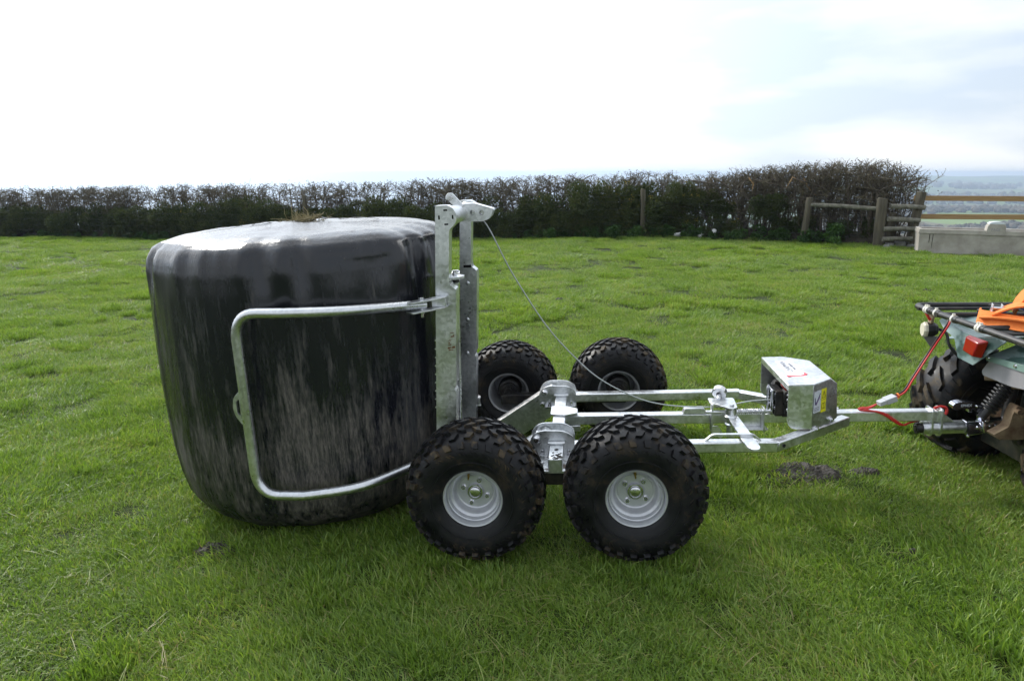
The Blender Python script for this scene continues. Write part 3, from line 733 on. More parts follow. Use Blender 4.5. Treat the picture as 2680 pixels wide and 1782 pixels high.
# --- winch
wi = MB(); wi.span((1.035, -.095, .352), (1.150, -.083, .470)); wi.span((1.035, .075, .352), (1.150, .087, .470)); wi.span((1.03, -.085, .348), (1.16, .085, .356)); part(wi, 'winch_frame', 'black_steel', .002)
wi = MB(); wi.cyl((1.09, -.08, .410), (1.09, .075, .410), .040, 24); wi.cyl((1.09, .088, .415), (1.09, .19, .415), .045, 24); wi.cyl((1.09, -.19, .415), (1.09, -.096, .415), .042, 24); part(wi, 'winch_motor', 'black_plastic', .003)
for (dv, dw) in ((0, .385), (0, .432), (.0, .455)):
    b = MB(); b.lathe([(.0, -.004), (.007, -.003), (.009, 0)], (1.05, -.095, dw), (0, 1, 0), 14); part(b, 'winch_bolt', 'zinc', 0)
fb = MB(); fb.span((1.0, -.075, .355), (1.034, -.062, .460)); fb.span((1.0, .030, .355), (1.034, .043, .460)); fb.span((1.0, -.075, .460), (1.034, .043, .468)); fb.span((1.0, -.075, .349), (1.034, .043, .3545)); part(fb, 'fairlead_frame', 'black_steel', .002)
for v in (-.048, .016):
    b = MB(); b.cyl((.992, v, .352), (.992, v, .466), .0105, 16); b.cyl((.992, v, .466), (.992, v, .474), .007, 10); part(b, 'fairlead_roller', 'chrome', .001)
for w in (.378, .444):
    b = MB(); b.cyl((1.012, -.060, w), (1.012, .030, w), .0095, 16); part(b, 'fairlead_crossroller', 'chrome', .001)
b = MB(); b.span((.988, -.062, .466), (1.004, .030, .472)); part(b, 'fairlead_strap', 'zinc', .001)
wb = MB(); wb.tube(catmull([(1.05, -.06, .47), (1.03, -.055, .50), (1.06, -.02, .515), (1.10, .02, .50)], 6), .005, 8); part(wb, 'winch_lead', 'red_wire', 0)
wb = MB(); wb.tube(catmull([(1.06, -.07, .465), (1.055, -.09, .495), (1.10, -.06, .51), (1.13, .0, .48)], 6), .006, 8); part(wb, 'winch_lead', 'black_plastic', 0)
wb = MB(); wb.box((1.075, -.02, .495), (.07, .05, .035), Matrix.Rotation(.3, 3, 'Z')); part(wb, 'winch_solenoid', 'black_plastic', .004)

# --- spring latch on the centre beam
la = MB(); la.span((.716, -.060, .262), (.724, -.018, .405)); la.prism([(.718, .262), (.718, .300), (.745, .300), (.775, .252), (.760, .236)], (0, -.062, 0), (1, 0, 0), (0, 0, 1), (0, .006, 0)); part(la, 'latch_upright', G, .001)
la = MB(); la.prism(rounded([(.712, -.030), (.712, .030), (.828, .030), (.832, .012), (.822, -.110), (.800, -.128), (.780, -.118)], .008, 3), (0, 0, .400), (1, 0, 0), (0, 1, 0), (0, 0, .008)); part(la, 'latch_top_plate', G, .0015)
la = MB(); la.hexa((.800, -.088, .408), (0, 0, 1), .0125, .008); part(la, 'latch_bolt', 'zinc', .001)
la = MB(); la.lathe([(.012, .000), (.030, .002), (.034, .006), (.034, .030), (.030, .034), (.012, .036)], (.762, .020, .428), (.35, .85, .35), 28, True); la.cyl((.755, -.008, .412), (.778, .07, .446), .011, 14); part(la, 'guide_pulley', 'zinc', .0008)
la = MB(); la.lathe([(.0, .395), (.026, .395), (.026, .372), (.022, .368), (.029, .360), (.029, .350), (.021, .346), (.020, .328), (.026, .322), (.026, .316), (.018, .312), (.018, .258), (0, .258)], (.797, -.092, 0), (0, 0, 1), 26); part(la, 'latch_pivot', GT, 0, smooth=30)
la = MB(); c0, c1 = V(.806, -.088, .350), V(.812, -.470, .356); 
ln = (c1 - c0).length; dd = (c1 - c0).normalized(); sdx = dd.cross(V(0, 0, 1)).normalized(); la.prism(rounded([(-.02, -.024), (ln, -.026), (ln + .03, -.014), (ln + .032, .014), (ln, .026), (-.02, .024)], .010, 4), c0, dd, sdx, (0, 0, .007)); part(la, 'latch_handle', G, .0015)
sp_ = MB(); helix = [(.838 + .112 * k / 220, -.052 + .0125 * math.cos(2 * PI * 13 * k / 220), .366 + .0125 * math.sin(2 * PI * 13 * k / 220)) for k in range(221)]
sp_.tube(helix, .0022, 6); part(sp_, 'latch_spring', 'zinc', 0, smooth=60)
la = MB(); la.cyl((.690, -.052, .366), (.99, -.052, .366), .0088, 16); part(la, 'latch_rod', GT, .001)
la = MB(); la.span((.950, -.075, .272), (.956, -.028, .386)); part(la, 'spring_plate', G, .001)
la = MB(); la.span((.80, -.066, .276), (.975, -.020, .281)); la.span((.80, -.022, .281), (.955, -.0185, .345)); part(la, 'latch_tray', G, .001)
la = MB(); la.prism(rounded([(.588, .346), (.600, .372), (.690, .372), (.700, .346)], .004, 2), (0, -.018, 0), (1, 0, 0), (0, 0, 1), (0, .036, 0)); part(la, 'latch_strike', G, .002)
lo_ = bend([(.636, -.348, .340), (.668, -.348, .369), (.836, -.348, .369), (.868, -.348, .340)], .012, 4)
ll = MB(); 
for p, q in zip(lo_, lo_[1:]): ll.bar(p - (q - p).normalized() * .002, q + (q - p).normalized() * .002, .016, .009)
part(ll, 'handle_guide', G, .001)

# --- drawbar coupling
cp = MB(); cp.cyl((1.685, .008, .252), (1.868, .008, .256), .0305, 28); part(cp, 'coupling_tube', GT, .002)
cp = MB(); cp.lathe([(0, 0), (.016, 0), (.016, .004), (.0245, .004), (.0245, .030), (.020, .032), (.020, .045)], (1.655, .008, .251), (1, 0, .02), 24); part(cp, 'swivel_nut', 'black_steel', .001)
for u in (1.712, 1.752):
    b = MB(); b.prism([( .030 * math.cos(R_(180 + k * 15)) * 1.28 , .252 + .030 * math.sin(R_(180 + k * 15)) * 1.28) for k in range(13)] + [(.036, .344), (.028, .352), (-.028, .352), (-.036, .344)], (u, .008, 0), (0, 1, 0), (0, 0, 1), (.009, 0, 0)); part(b, 'clamp_plate', G, .002)
gp = MB(); gp.prism([(1.735, .342), (1.752, .342), (1.822, .285), (1.735, .285)], (0, -.010, 0), (1, 0, 0), (0, 0, 1), (0, .036, 0)); part(gp, 'drawbar_gusset', G, .001)
ch = MB()
secs = [(1.868, .030, .224, .288), (1.885, .032, .222, .287), (1.925, .031, .228, .287), (1.965, .030, .240, .288), (2.005, .032, .247, .294), (2.045, .036, .248, .296), (2.082, .034, .250, .290), (2.105, .020, .254, .280)]
vv = []; 
for (u, hw, z0, z1) in secs:
    vv += [(u, .008 - hw, z0), (u, .008 + hw, z0), (u, .008 + hw, z0 + (z1 - z0) * .7), (u, .008 + hw * .6, z1), (u, .008 - hw * .6, z1), (u, .008 - hw, z0 + (z1 - z0) * .7)]
fs = []
for i in range(len(secs) - 1):
    for k in range(6): fs.append((i * 6 + k, i * 6 + (k + 1) % 6, i * 6 + 6 + (k + 1) % 6, i * 6 + 6 + k))
fs += [tuple(range(6)), tuple(len(vv) - 6 + k for k in range(5, -1, -1))]
ch.add(vv, fs); part(ch, 'coupling_head', 'chrome', .004)
cr_ = MB(); cr_.lathe([(.034, -.004), (.034, .004)], (1.872, .008, .256), (1, 0, 0), 24); part(cr_, 'coupling_seal', 'black_plastic', 0)
hd = MB(); hpts = [(1.803, .362), (1.812, .376), (1.838, .382), (1.895, .378), (1.925, .366), (1.952, .342), (1.968, .310), (1.972, .286), (1.935, .284), (1.930, .306), (1.916, .330), (1.896, .346), (1.846, .350), (1.832, .344), (1.816, .344), (1.806, .350)]
hd.prism(rounded(hpts, .006, 2), (0, -.012, 0), (1, 0, 0), (0, 0, 1), (0, .040, 0)); part(hd, 'coupling_lever', 'chrome', .007)
hd = MB(); hd.span((1.878, -.004, .330), (1.892, .020, .350)); part(hd, 'lever_catch', 'chrome', .002)
hd = MB(); hd.bar((1.935, -.026, .292), (1.943, -.032, .240), .012, .010, (0, 1, 0)); part(hd, 'lever_link', 'zinc', .003)
place_text('lever_lettering', 'EPHEX', .016, (1.862, -.0135, .365), (1, 0, .02), (0, 0, 1), 'grey_print', trailer, 1.0)
for (u, w, r) in ((1.915, .262, .010), (1.968, .268, .008), (1.992, .272, .008), (1.906, .362, .007), (1.950, .296, .009), (1.876, .222, .008)):
    b = MB(); b.lathe([(0, -.008), (r * .7, -.006), (r, 0)], (u, -.024 if w < .3 else -.013, w), (0, 1, 0), 14); part(b, 'coupling_rivet', 'zinc', 0)

# ------------------------------------------------------------------ wrapped bale
bale = empty('wrapped_bale')
BM = TM.copy(); BM.translation = T(-1.186, 0, 0.016); bale.matrix_world = BM
tag(bale, 'big round bale in dirty black plastic wrap standing on the grass', 'bale')
BP = [(p[0] * .972, p[1] * .986) for p in resample([(.0, -.012), (.40, -.010), (.505, .004), (.580, .032), (.638, .080), (.680, .15), (.698, .25), (.706, .38), (.708, .52), (.711, .68), (.710, .84), (.708, .97), (.705, 1.09), (.700, 1.17), (.690, 1.228), (.669, 1.266), (.630, 1.290), (.56, 1.306), (.46, 1.318), (.34, 1.327), (.18, 1.336), (.0, 1.339)], 150)]
nb = 420; vv = []; fs = []
for i, (r, h) in enumerate(BP):
    for k in range(nb):
        a = 2 * PI * k / nb; c, s_ = math.cos(a), math.sin(a)
        d = noise.noise(V(c * 1.3, s_ * 1.3, h * 1.1)) * .016 + noise.noise(V(c * 3.2, s_ * 3.2, h * 1.5 + 4)) * .006
        side = 1 - min(1, abs(h - .6) / .75) ** 4
        d += noise.noise(V(c * 11, s_ * 11, h * .9 + 9)) * .0035
        # overlapping bands of film running up and over the bale
        q_ = a * 23 / (2 * PI) + 1.1 * noise.noise(V(c * 2.2, s_ * 2.2, 5)) + .10 * noise.noise(V(c * 3, s_ * 3, h * 2.5)); d += .0034 * (q_ - math.floor(q_)) * side
        # pleats where the film is drawn over the shoulder
        sh = math.exp(-((h - 1.19) / .12) ** 2) * min(1, r / .5)
        d += sh * (.020 * math.sin(a * 27 + 5 * noise.noise(V(c * 2, s_ * 2, 1))) * (.4 + noise.noise(V(c * 2, s_ * 2, 7))) + .008 * noise.noise(V(c * 9, s_ * 9, 3)))
        lo_w = math.exp(-((h - .10) / .10) ** 2) * min(1, r / .4)
        d += lo_w * .010 * noise.noise(V(c * 8, s_ * 8, 14))
        # film edge wrapped over the shoulder near the mast (a lapped step)
        aa = (a - R_(-38) + PI) % (2 * PI) - PI
        lap = max(0, 1 - abs(aa) / R_(20)); edge = 1.20 + .03 * math.sin(aa * 9) + .018 * noise.noise(V(a * 6, 2, 2))
        if lap > 0 and h > edge: d += .0055 * min(1, lap * 3) * min(1, (h - edge) / .02) * min(1, r / .45)
        zz = h
        if h > 1.26: zz += noise.noise(V(c * r * 3, s_ * r * 3, 2)) * .012 + noise.noise(V(c * r * 10, s_ * r * 10, 2)) * .004
        vv.append(((r + d * min(1, r / .2)) * c, (r + d * min(1, r / .2)) * s_, zz))
for i in range(len(BP) - 1):
    for k in range(nb):
        k2 = (k + 1) % nb; fs.append((i * nb + k, i * nb + k2, (i + 1) * nb + k2, (i + 1) * nb + k))
b = MB(); b.add(vv, fs); b.build('film_wrap', 'film', bale, 180)
# hay poking through the torn top
hb = MB(); rh = random.Random(11); hc = V(.02, -.02, 1.318)
for k in range(200):
    p = hc + V(rh.gauss(0, .036), rh.gauss(0, .030), rh.uniform(-.01, .012)); d = V(rh.gauss(0, 1), rh.gauss(0, 1), rh.uniform(0, 1.0)).normalized(); L = rh.uniform(.025, .065)
    q = p + d * L * .6; e = q + (d + V(rh.gauss(0, .6), rh.gauss(0, .6), rh.uniform(-.5, .4))).normalized() * L * .5
    hb.tube([p, q, e], [.0016, .0014, .0008], 3, False)
for (dx, dy, dz, x0) in ((-.13, -.02, .02, -.03), (.0, .01, .09, -.06), (-.03, 0, .07, .03)):
    p = hc + V(x0, 0, 0); hb.tube([p, p + V(dx * .5, dy * .5, dz * .7), p + V(dx, dy, dz)], [.002, .0018, .001], 4, False)
tag(hb.build('hay_tuft', 'hay', bale, 0), 'tuft of hay poking from the torn top', kind='stuff')
def strip(pts, w, th=.0012):
    m_ = MB(); P = [Vector(p) for p in pts]; n = len(P); A = []
    for i, p in enumerate(P):
        t = (P[min(i + 1, n - 1)] - P[max(i - 1, 0)]).normalized(); s_ = t.cross(V(0, 0, 1)).normalized() * w * (.4 + .6 * math.sin(PI * (i + .4) / n))
        A += [p + s_, p - s_]
    B = [p + V(0, 0, th) for p in A]; m = len(A); f = []
    for i in range(n - 1):
        j = 2 * i; f += [(j, j + 1, j + 3, j + 2), (m + j + 2, m + j + 3, m + j + 1, m + j), (j, j + 2, m + j + 2, m + j), (j + 1, m + j + 1, m + j + 3, j + 3)]
    m_.add(A + B, f); return m_
rs_ = random.Random(2)
def btop(x, y): 
    r = math.hypot(x, y); i = next((j for j in range(75, len(BP)) if BP[j][0] <= r), len(BP) - 1); return BP[i][1] + .004
for (x, y, L, an, w) in ((.14, -.05, .16, .1, .010), (.29, -.02, .18, .25, .012), (-.12, -.16, .10, .2, .010), (-.28, -.14, .22, .5, .004), (-.24, -.26, .22, .6, .003), (.08, .02, .07, -.3, .018)):
    P = []
    for k in range(7):
        t = (k / 6 - .5) * L; px, py = x + t * math.cos(an) + rs_.gauss(0, .004), y + t * math.sin(an) + rs_.gauss(0, .004); P.append((px, py, btop(px, py) + .001 + .008 * math.sin(PI * k / 6) * (w > .006)))
    strip(P, w).build('torn_film', 'torn', bale, 60)

# ------------------------------------------------------------------ quad bike (rear end in view; local axes = world axes, +x forward)
AX, AY = 2.37, 2.93; AZ = gz(AX, AY) + .005
quad_bike = empty('quad_bike', (AX, AY, AZ))
tag(quad_bike, 'muddy pale green camouflage quad bike with black rear rack towing the trailer', 'quad bike')
OFF = V(AX, AY, AZ)
def Wp(x, y, z): return V(x, y, z) - OFF
def apart(mb, name, m, bevel=.002, smooth=35, parent=None): return mb.build(name, m, parent or quad_bike, smooth, bevel)
def tread_quad(seed):
    m = MB(); n = 17; p = 2 * PI / n; rr = random.Random(seed)
    for k in range(n):
        a = k * p
        for sg in (-1, 1):
            off = .5 * p * (sg > 0)
            lug(m, .5 + sg * .015, .5 + sg * .19, a + off, a + off + p * .42, sg * p * .75, .019, .86, 4)
            lug(m, .5 + sg * .20, .5 + sg * .285, a + off + p * .42, a + off + p * .78, sg * p * .15, .013, .82, 2)
    return m
qw = empty('wheel', parent=quad_bike)
tyre_carcass().build('tyre', 'rubber', qw, 50); tread_quad(1).build('tread', 'rubber_mud', qw, 30)
rq = rim_mesh().build('rim', 'black_steel', qw, 32)
qw.location = Wp(2.37, 3.335, AZ + .268)
for (x, y, rz) in ((2.37, 2.525, PI), (3.55, 3.32, 0), (3.55, 2.54, PI)):
    c = copy_tree(qw, quad_bike); c.location = Wp(x, y, gz(x, y) + .272); c.rotation_euler = (0, rz * 1.3 + x, rz)
ax_ = MB(); ax_.cyl(Wp(2.37, 3.22, AZ + .268), Wp(2.37, 2.64, AZ + .268), .028, 16); ax_.lathe([(.0, -.07), (.06, -.06), (.085, 0), (.06, .06), (0, .07)], Wp(2.37, 2.93, AZ + .268), (0, 1, 0), 20); apart(ax_, 'rear_axle', 'rusty', 0)
gd = MB(); gd.prism(rounded([(2.150, .356), (2.215, .395), (2.222, .455), (2.238, .497), (2.30, .47), (2.40, .44), (2.42, .34), (2.285, .335), (2.19, .338)], .012, 3), Wp(0, 2.865, 0), (1, 0, 0), (0, 0, 1), (0, .05, 0)); apart(gd, 'axle_guard', 'rusty', .008)
for (x, z) in ((2.238, .470), (2.262, .450)):
    b = MB(); b.cyl(Wp(x, 2.845, z), Wp(x, 2.866, z), .012, 12); apart(b, 'guard_bolt', 'rusty', .001)
ht = MB(); ht.span(Wp(2.20, 2.885, .325), Wp(2.45, 2.975, .337)); ht.lathe([(.012, 0), (.012, .02), (.024, .035), (.024, .05), (.014, .066), (0, .068)], Wp(2.285, 2.95, .335), (0, 0, 1), 20); apart(ht, 'hitch_plate', 'rusty', .002)
sk = MB(); c0, c1 = Wp(2.165, 2.95, .44), Wp(2.245, 2.95, .575); dv = c1 - c0
hx = []; e1 = dv.cross(V(0, 1, 0)).normalized(); e2 = V(0, 1, 0)
for k in range(181):
    a = 2 * PI * 9 * k / 180; hx.append(c0 + dv * (k / 180) + (e1 * math.cos(a) + e2 * math.sin(a)) * .031)
sk.tube(hx, .0062, 7); apart(sk, 'shock_spring', 'black_plastic', 0, 60)
sk = MB(); sk.cyl(c0 - dv * .25, c1 + dv * .3, .020, 14); apart(sk, 'shock_body', 'black_steel', 0)
b = MB(); b.cyl(Wp(2.145, 2.97, .598), Wp(2.19, 2.93, .606), .018, 12); b.cyl(Wp(2.22, 2.90, .583), Wp(2.27, 2.86, .59), .022, 12); apart(b, 'frame_end', 'rusty', .002)
b = MB(); b.cyl(Wp(2.30, 2.90, .30), Wp(2.30, 2.90, .64), .02, 12); b.cyl(Wp(2.30, 3.02, .30), Wp(2.34, 3.02, .66), .02, 12); b.span(Wp(2.30, 2.72, .22), Wp(3.55, 3.14, .34)); b.span(Wp(2.6, 2.78, .30), Wp(3.35, 3.08, .62)); apart(b, 'chassis', 'black_steel', .004)
# body panels
def sheet(rows, th=.004):
    """grid of 3D points -> thin shell"""
    n, m = len(rows), len(rows[0]); P = [Vector(p) for r in rows for p in r]; nrm = [V(0, 0, 0) for _ in P]
    fs = []
    for i in range(n - 1):
        for j in range(m - 1):
            a, b_, c, d = i * m + j, i * m + j + 1, (i + 1) * m + j + 1, (i + 1) * m + j; fs.append((a, b_, c, d))
            q = (P[b_] - P[a]).cross(P[d] - P[a])
            for t in (a, b_, c, d): nrm[t] += q
    k = len(P); Q = [p - q.normalized() * th for p, q in zip(P, nrm)]
    f2 = fs + [tuple(k + i for i in reversed(f)) for f in fs]
    border = [j for j in range(m)] + [i * m + m - 1 for i in range(1, n)] + [(n - 1) * m + j for j in range(m - 2, -1, -1)] + [i * m for i in range(n - 2, 0, -1)]
    for i in range(len(border)):
        a, b_ = border[i], border[(i + 1) % len(border)]; f2.append((a, b_, k + b_, k + a))
    mb = MB(); mb.add(P + Q, f2); return mb
def wing(sg):
    """curved mudguard over a rear wheel; sg +1 is the far side"""
    rows = []
    for i in range(9):
        t = i / 8; a = R_(118 - 116 * t); x = 2.37 + .345 * math.cos(a); z = AZ + .29 + .345 * math.sin(a)
        if z < .60: z = .60 + (z - .60) * .25
        row = []
        for j in range(5):
            s_ = j / 4; y = AY + sg * (.07 + .40 * s_); row.append(Wp(x + .015 * s_, y, z + .06 * (1 - s_) ** 1.5 - .03 * max(0, s_ - .75) * 4 * .5))
        rows.append(row)
    return sheet(rows, .005)
for sg in (1, -1): apart(wing(sg), 'mudguard', 'camo', 0, 60)
# tail section carrying the lamp
tail = [[(2.075, 3.245, .800), (2.060, 3.175, .772), (2.052, 3.08, .752), (2.048, 3.03, .672), (2.050, 2.925, .664), (2.055, 2.845, .738), (2.07, 2.785, .800)],
        [(2.10, 3.24, .822), (2.075, 3.17, .806), (2.062, 3.09, .800), (2.056, 3.03, .790), (2.056, 2.93, .790), (2.062, 2.85, .805), (2.085, 2.78, .822)],
        [(2.25, 3.24, .835), (2.22, 3.17, .835), (2.20, 3.09, .830), (2.20, 3.03, .828), (2.20, 2.93, .828), (2.20, 2.85, .830), (2.22, 2.78, .835)],
        [(2.45, 3.24, .82), (2.45, 3.17, .83), (2.45, 3.09, .835), (2.45, 3.03, .835), (2.45, 2.93, .835), (2.45, 2.85, .835), (2.45, 2.78, .82)]]
apart(sheet([[Wp(*p) for p in r] for r in tail], .005), 'tail_panel', 'camo', 0, 40)
nt_ = [[(2.105, 2.915, .690), (2.11, 2.80, .688), (2.115, 2.70, .70), (2.13, 2.45, .70)], [(2.112, 2.912, .714), (2.116, 2.80, .718), (2.12, 2.70, .730), (2.135, 2.45, .73)],
       [(2.20, 2.88, .772), (2.20, 2.80, .778), (2.20, 2.70, .780), (2.22, 2.45, .76)], [(2.36, 2.87, .80), (2.36, 2.80, .805), (2.36, 2.70, .80), (2.36, 2.45, .77)]]
apart(sheet([[Wp(*p) for p in r] for r in nt_], .005), 'side_panel', 'camo', 0, 40)
ed = MB(); ed.prism([(2.917, .688), (2.70, .698), (2.60, .700), (2.60, .728), (2.70, .728), (2.914, .712)], Wp(2.099, 0, 0), (0, 1, 0), (0, 0, 1), (.004, 0, 0)); apart(ed, 'edge_strip', 'fender_edge', .001)
for y, z in ((2.905, .703), (2.74, .712)):
    b = MB(); b.lathe([(0, -.006), (.006, -.005), (.009, 0)], Wp(2.099, y, z), (1, 0, 0), 12); apart(b, 'panel_rivet', 'zinc', 0)
mf = MB(); mf.prism(rounded([(2.905, .690), (2.942, .634), (2.930, .616), (2.755, .618), (2.60, .640), (2.60, .70)], .008, 3), Wp(2.106, 0, 0), (0, 1, 0), (0, 0, 1), (.005, 0, 0)); apart(mf, 'mud_flap', 'flap', .001)
# tail lamp: wedge lens
tl = MB(); A = [(2.050, 2.978, .712), (2.050, 2.872, .708), (2.050, 2.846, .792), (2.050, 2.978, .792)]; B = [(2.020, 2.966, .722), (2.012, 2.884, .714), (2.016, 2.868, .778), (2.026, 2.966, .786)]
tl.add([Wp(*p) for p in A + B], [(3, 2, 1, 0), (4, 5, 6, 7), (0, 1, 5, 4), (1, 2, 6, 5), (2, 3, 7, 6), (3, 0, 4, 7)]); apart(tl, 'tail_lamp', 'red_lens', .005)
# work lamp on the far corner
wl_ = empty('work_lamp', parent=quad_bike)
b = MB(); b.lathe([(.0, .0), (.030, .0), (.038, .012), (.038, .045), (.026, .062), (.012, .068), (0, .068)], Wp(2.075, 3.36, .728), (1, -.25, .05), 8); b.build('lamp_housing', 'black_plastic', wl_, 30, .003)
b = MB(); b.lathe([(.0, -.006), (.034, -.005), (.040, .003), (.039, .014)], Wp(2.075, 3.36, .728), (1, -.25, .05), 8); b.build('lamp_face', 'cream', wl_, 30)
b = MB(); b.bar(Wp(2.10, 3.35, .765), Wp(2.10, 3.34, .835), .03, .012, (1, 0, 0)); b.build('lamp_bracket', 'rusty', wl_, 30)
b = MB(); b.tube(catmull([Wp(2.14, 3.34, .735), Wp(2.17, 3.32, .715), Wp(2.17, 3.28, .66), Wp(2.22, 3.25, .60)], 5), .007, 8); b.build('lamp_lead', 'black_plastic', wl_, 60)
b = MB(); b.prism(rounded([(2.085, .690), (2.135, .632), (2.150, .628), (2.178, .690)], .01, 3), Wp(0, 3.37, 0), (1, 0, 0), (0, 0, 1), (0, .004, 0)); apart(b, 'far_mud_flap', 'flap', .001)
# rack
rack = empty('rear_rack', parent=quad_bike)
RZ = .842
loop = bend([Wp(2.95, 3.42, RZ + .0), Wp(2.045, 3.415, RZ), Wp(2.005, 2.40, RZ - .0), Wp(2.95, 2.40, RZ)], .055, 6)
b = MB(); b.tube(loop, .0145, 14); b.build('outer_tube', 'black_steel', rack, 60)
for y, r in ((3.34, .008), (3.19, .0125), (2.90, .0125), (2.78, .008), (2.62, .0125)):
    b = MB(); b.cyl(Wp(2.02, y, RZ - .004), Wp(2.95, y, RZ), r, 12); b.build('rack_bar', 'black_steel', rack, 60)
b = MB(); b.tube(bend([Wp(2.42, 3.41, RZ), Wp(2.50, 3.30, RZ), Wp(2.50, 2.50, RZ), Wp(2.42, 2.41, RZ)], .04), .0105, 10); b.build('rack_crosstube', 'black_steel', rack, 60)
for (y, n) in ((3.285, 2), (3.215, 1), (3.075, 1), (2.875, 2)):
    for k in range(n):
        x = 2.005 + (y - 2.4) / 1.015 * .04
        b = MB(); b.lathe([(.0155, -.006), (.0185, -.006), (.0185, .006), (.0155, .006)], Wp(x, y + k * .017 - .004, RZ), (.04, 1, 0), 16, True); b.box(Wp(x - .002, y + k * .017, RZ + .021), (.012, .008, .008)); b.build('cable_tie', 'tie', rack, 30)
    b = MB(); b.lathe([(.0146, -.011), (.0168, -.011), (.0168, .011), (.0146, .011)], Wp(x, y - .024, RZ), (.04, 1, 0), 16, True); b.build('tape_band', 'black_plastic', rack, 30)
b = MB(); b.tube([Wp(2.06, 3.30, RZ + .01), Wp(2.04, 3.295, RZ - .02), Wp(2.06, 3.29, RZ - .05)], .007, 8); b.build('red_tag', 'red_wire', rack, 60)
for y in (3.30, 2.54):
    for xa, xb, zb in ((2.30, 2.36, .68), (2.75, 2.75, .62)): b = MB(); b.cyl(Wp(xa, y, RZ), Wp(xb, y, zb), .011, 10); b.build('rack_stay', 'black_steel', rack, 60)
# seat, front body, bars, pegs (beyond the right edge of the photo)
st_rows = []
for i in range(8):
    t = i / 7; x = 2.50 + .75 * t; z = .90 - .06 * math.sin(PI * t) ; row = []
    for j in range(7):
        s_ = (j / 6 - .5) * 2; row.append(Wp(x, AY + s_ * (.17 - .05 * t), z - .10 * abs(s_) ** 2.4))
    st_rows.append(row)
apart(sheet(st_rows, .09), 'seat', 'seat', 0, 60)
fr = []
for i in range(7):
    t = i / 6; x = 3.20 + .72 * t; row = []
    for j in range(9):
        s_ = (j / 8 - .5) * 2; row.append(Wp(x, AY + s_ * (.30 + .24 * t), .93 - .14 * t - .16 * abs(s_) ** 3 - .05 * t * t))
    fr.append(row)
apart(sheet(fr, .03), 'front_body', 'camo', 0, 60)
hbp = MB(); hbp.tube(bend([Wp(3.18, AY + .38, 1.10), Wp(3.24, AY + .16, 1.10), Wp(3.30, AY, .98), Wp(3.24, AY - .16, 1.10), Wp(3.18, AY - .38, 1.10)], .06), .012, 10); hbp.cyl(Wp(3.30, AY, .98), Wp(3.38, AY, .70), .02, 10); apart(hbp, 'handlebar', 'black_steel', 0, 60)
for ya, yb in ((-.44, -.16), (.16, .44)): fw = MB(); fw.span(Wp(2.68, AY + ya, .36), Wp(3.22, AY + yb, .375)); apart(fw, 'footwell', 'black_plastic', .004)

# ------------------------------------------------------------------ orange strap on the rack
sb = empty('ratchet_strap', (2.30, 2.90, RZ + .015)); tag(sb, 'bundle of bright orange webbing strap with metal buckle on the rack', 'strap')
SO = V(2.30, 2.90, RZ + .015)
def ribbon(pts, wv, th=.007):
    wv = Vector(wv) * 1.6
    P = catmull(pts, 6); n = len(P); A = []; 
    for i, p in enumerate(P):
        w = Vector(wv(i / (n - 1)) if callable(wv) else wv) * .5; p = p - V(.068, -.02, 0); A += [p - SO - w, p - SO + w]
    up = [(P[min(i + 1, n - 1)] - P[max(i - 1, 0)]).normalized().cross(Vector(wv(i / (n - 1)) if callable(wv) else wv)).normalized() * th for i in range(n)]
    B = [A[2 * i + k] + up[i] for i in range(n) for k in (0, 1)]; m = len(A); f = []
    for i in range(n - 1):
        j = 2 * i; f += [(j, j + 1, j + 3, j + 2), (m + j + 2, m + j + 3, m + j + 1, m + j), (j, j + 2, m + j + 2, m + j), (j + 1, m + j + 1, m + j + 3, j + 3)]
    f += [(0, m, m + 1, 1), (m - 2, m - 1, 2 * m - 1, 2 * m - 2)]
    b = MB(); b.add(A + B, f); return b
z0 = RZ + .018
for pts, wv, m in (
    ([(2.195, 3.02, z0 + .002), (2.23, 2.97, z0 + .012), (2.28, 2.90, z0 + .016), (2.34, 2.82, z0 + .012), (2.42, 2.74, z0 + .010)], (.05, .065, .0), 'orange'),
    ([(2.20, 3.03, z0 + .008), (2.185, 3.00, z0 + .003), (2.21, 2.93, z0 + .002), (2.28, 2.84, z0 - .001), (2.36, 2.76, z0 + .0)], (.018, .02, .035), 'orange'),
    ([(2.24, 3.00, z0 + .018), (2.29, 2.95, z0 + .060), (2.345, 2.91, z0 + .072), (2.40, 2.87, z0 + .055), (2.44, 2.83, z0 + .02)], (.055, .07, .0), 'orange'),
    ([(2.36, 3.04, z0 + .02), (2.365, 3.02, z0 + .075), (2.385, 2.99, z0 + .120), (2.43, 2.95, z0 + .115), (2.46, 2.91, z0 + .06)], (.035, .065, .01), 'orange'),
    ([(2.36, 2.93, z0 + .03), (2.40, 2.93, z0 + .11), (2.44, 2.92, z0 + .175), (2.50, 2.90, z0 + .16), (2.53, 2.88, z0 + .07)], (.03, .075, .02), 'orange'),
    ([(2.30, 3.02, z0 + .018), (2.335, 2.985, z0 + .050), (2.37, 2.96, z0 + .040), (2.40, 2.93, z0 + .01)], (.05, .05, .0), 'blue')):
    ribbon(pts, wv).build('webbing' if m == 'orange' else 'blue_webbing', m, sb, 60)
b = MB(); c = V(2.194, 3.035, z0 + .036) - SO; rot = Matrix.Rotation(-.5, 3, 'Z')
for dx in (-.018, .018): b.box(c + rot @ V(dx, 0, 0), (.004, .05, .045), rot)
b.build('buckle', 'grey_plastic', sb, 30, .001)
for k in range(3):
    b = MB(); q = c + rot @ V(0, -.018 + k * .018, .008 - k * .008); b.cyl(q + rot @ V(-.024, 0, 0), q + rot @ V(.024, 0, 0), .006, 10); b.build('buckle_pin', 'zinc', sb, 30)

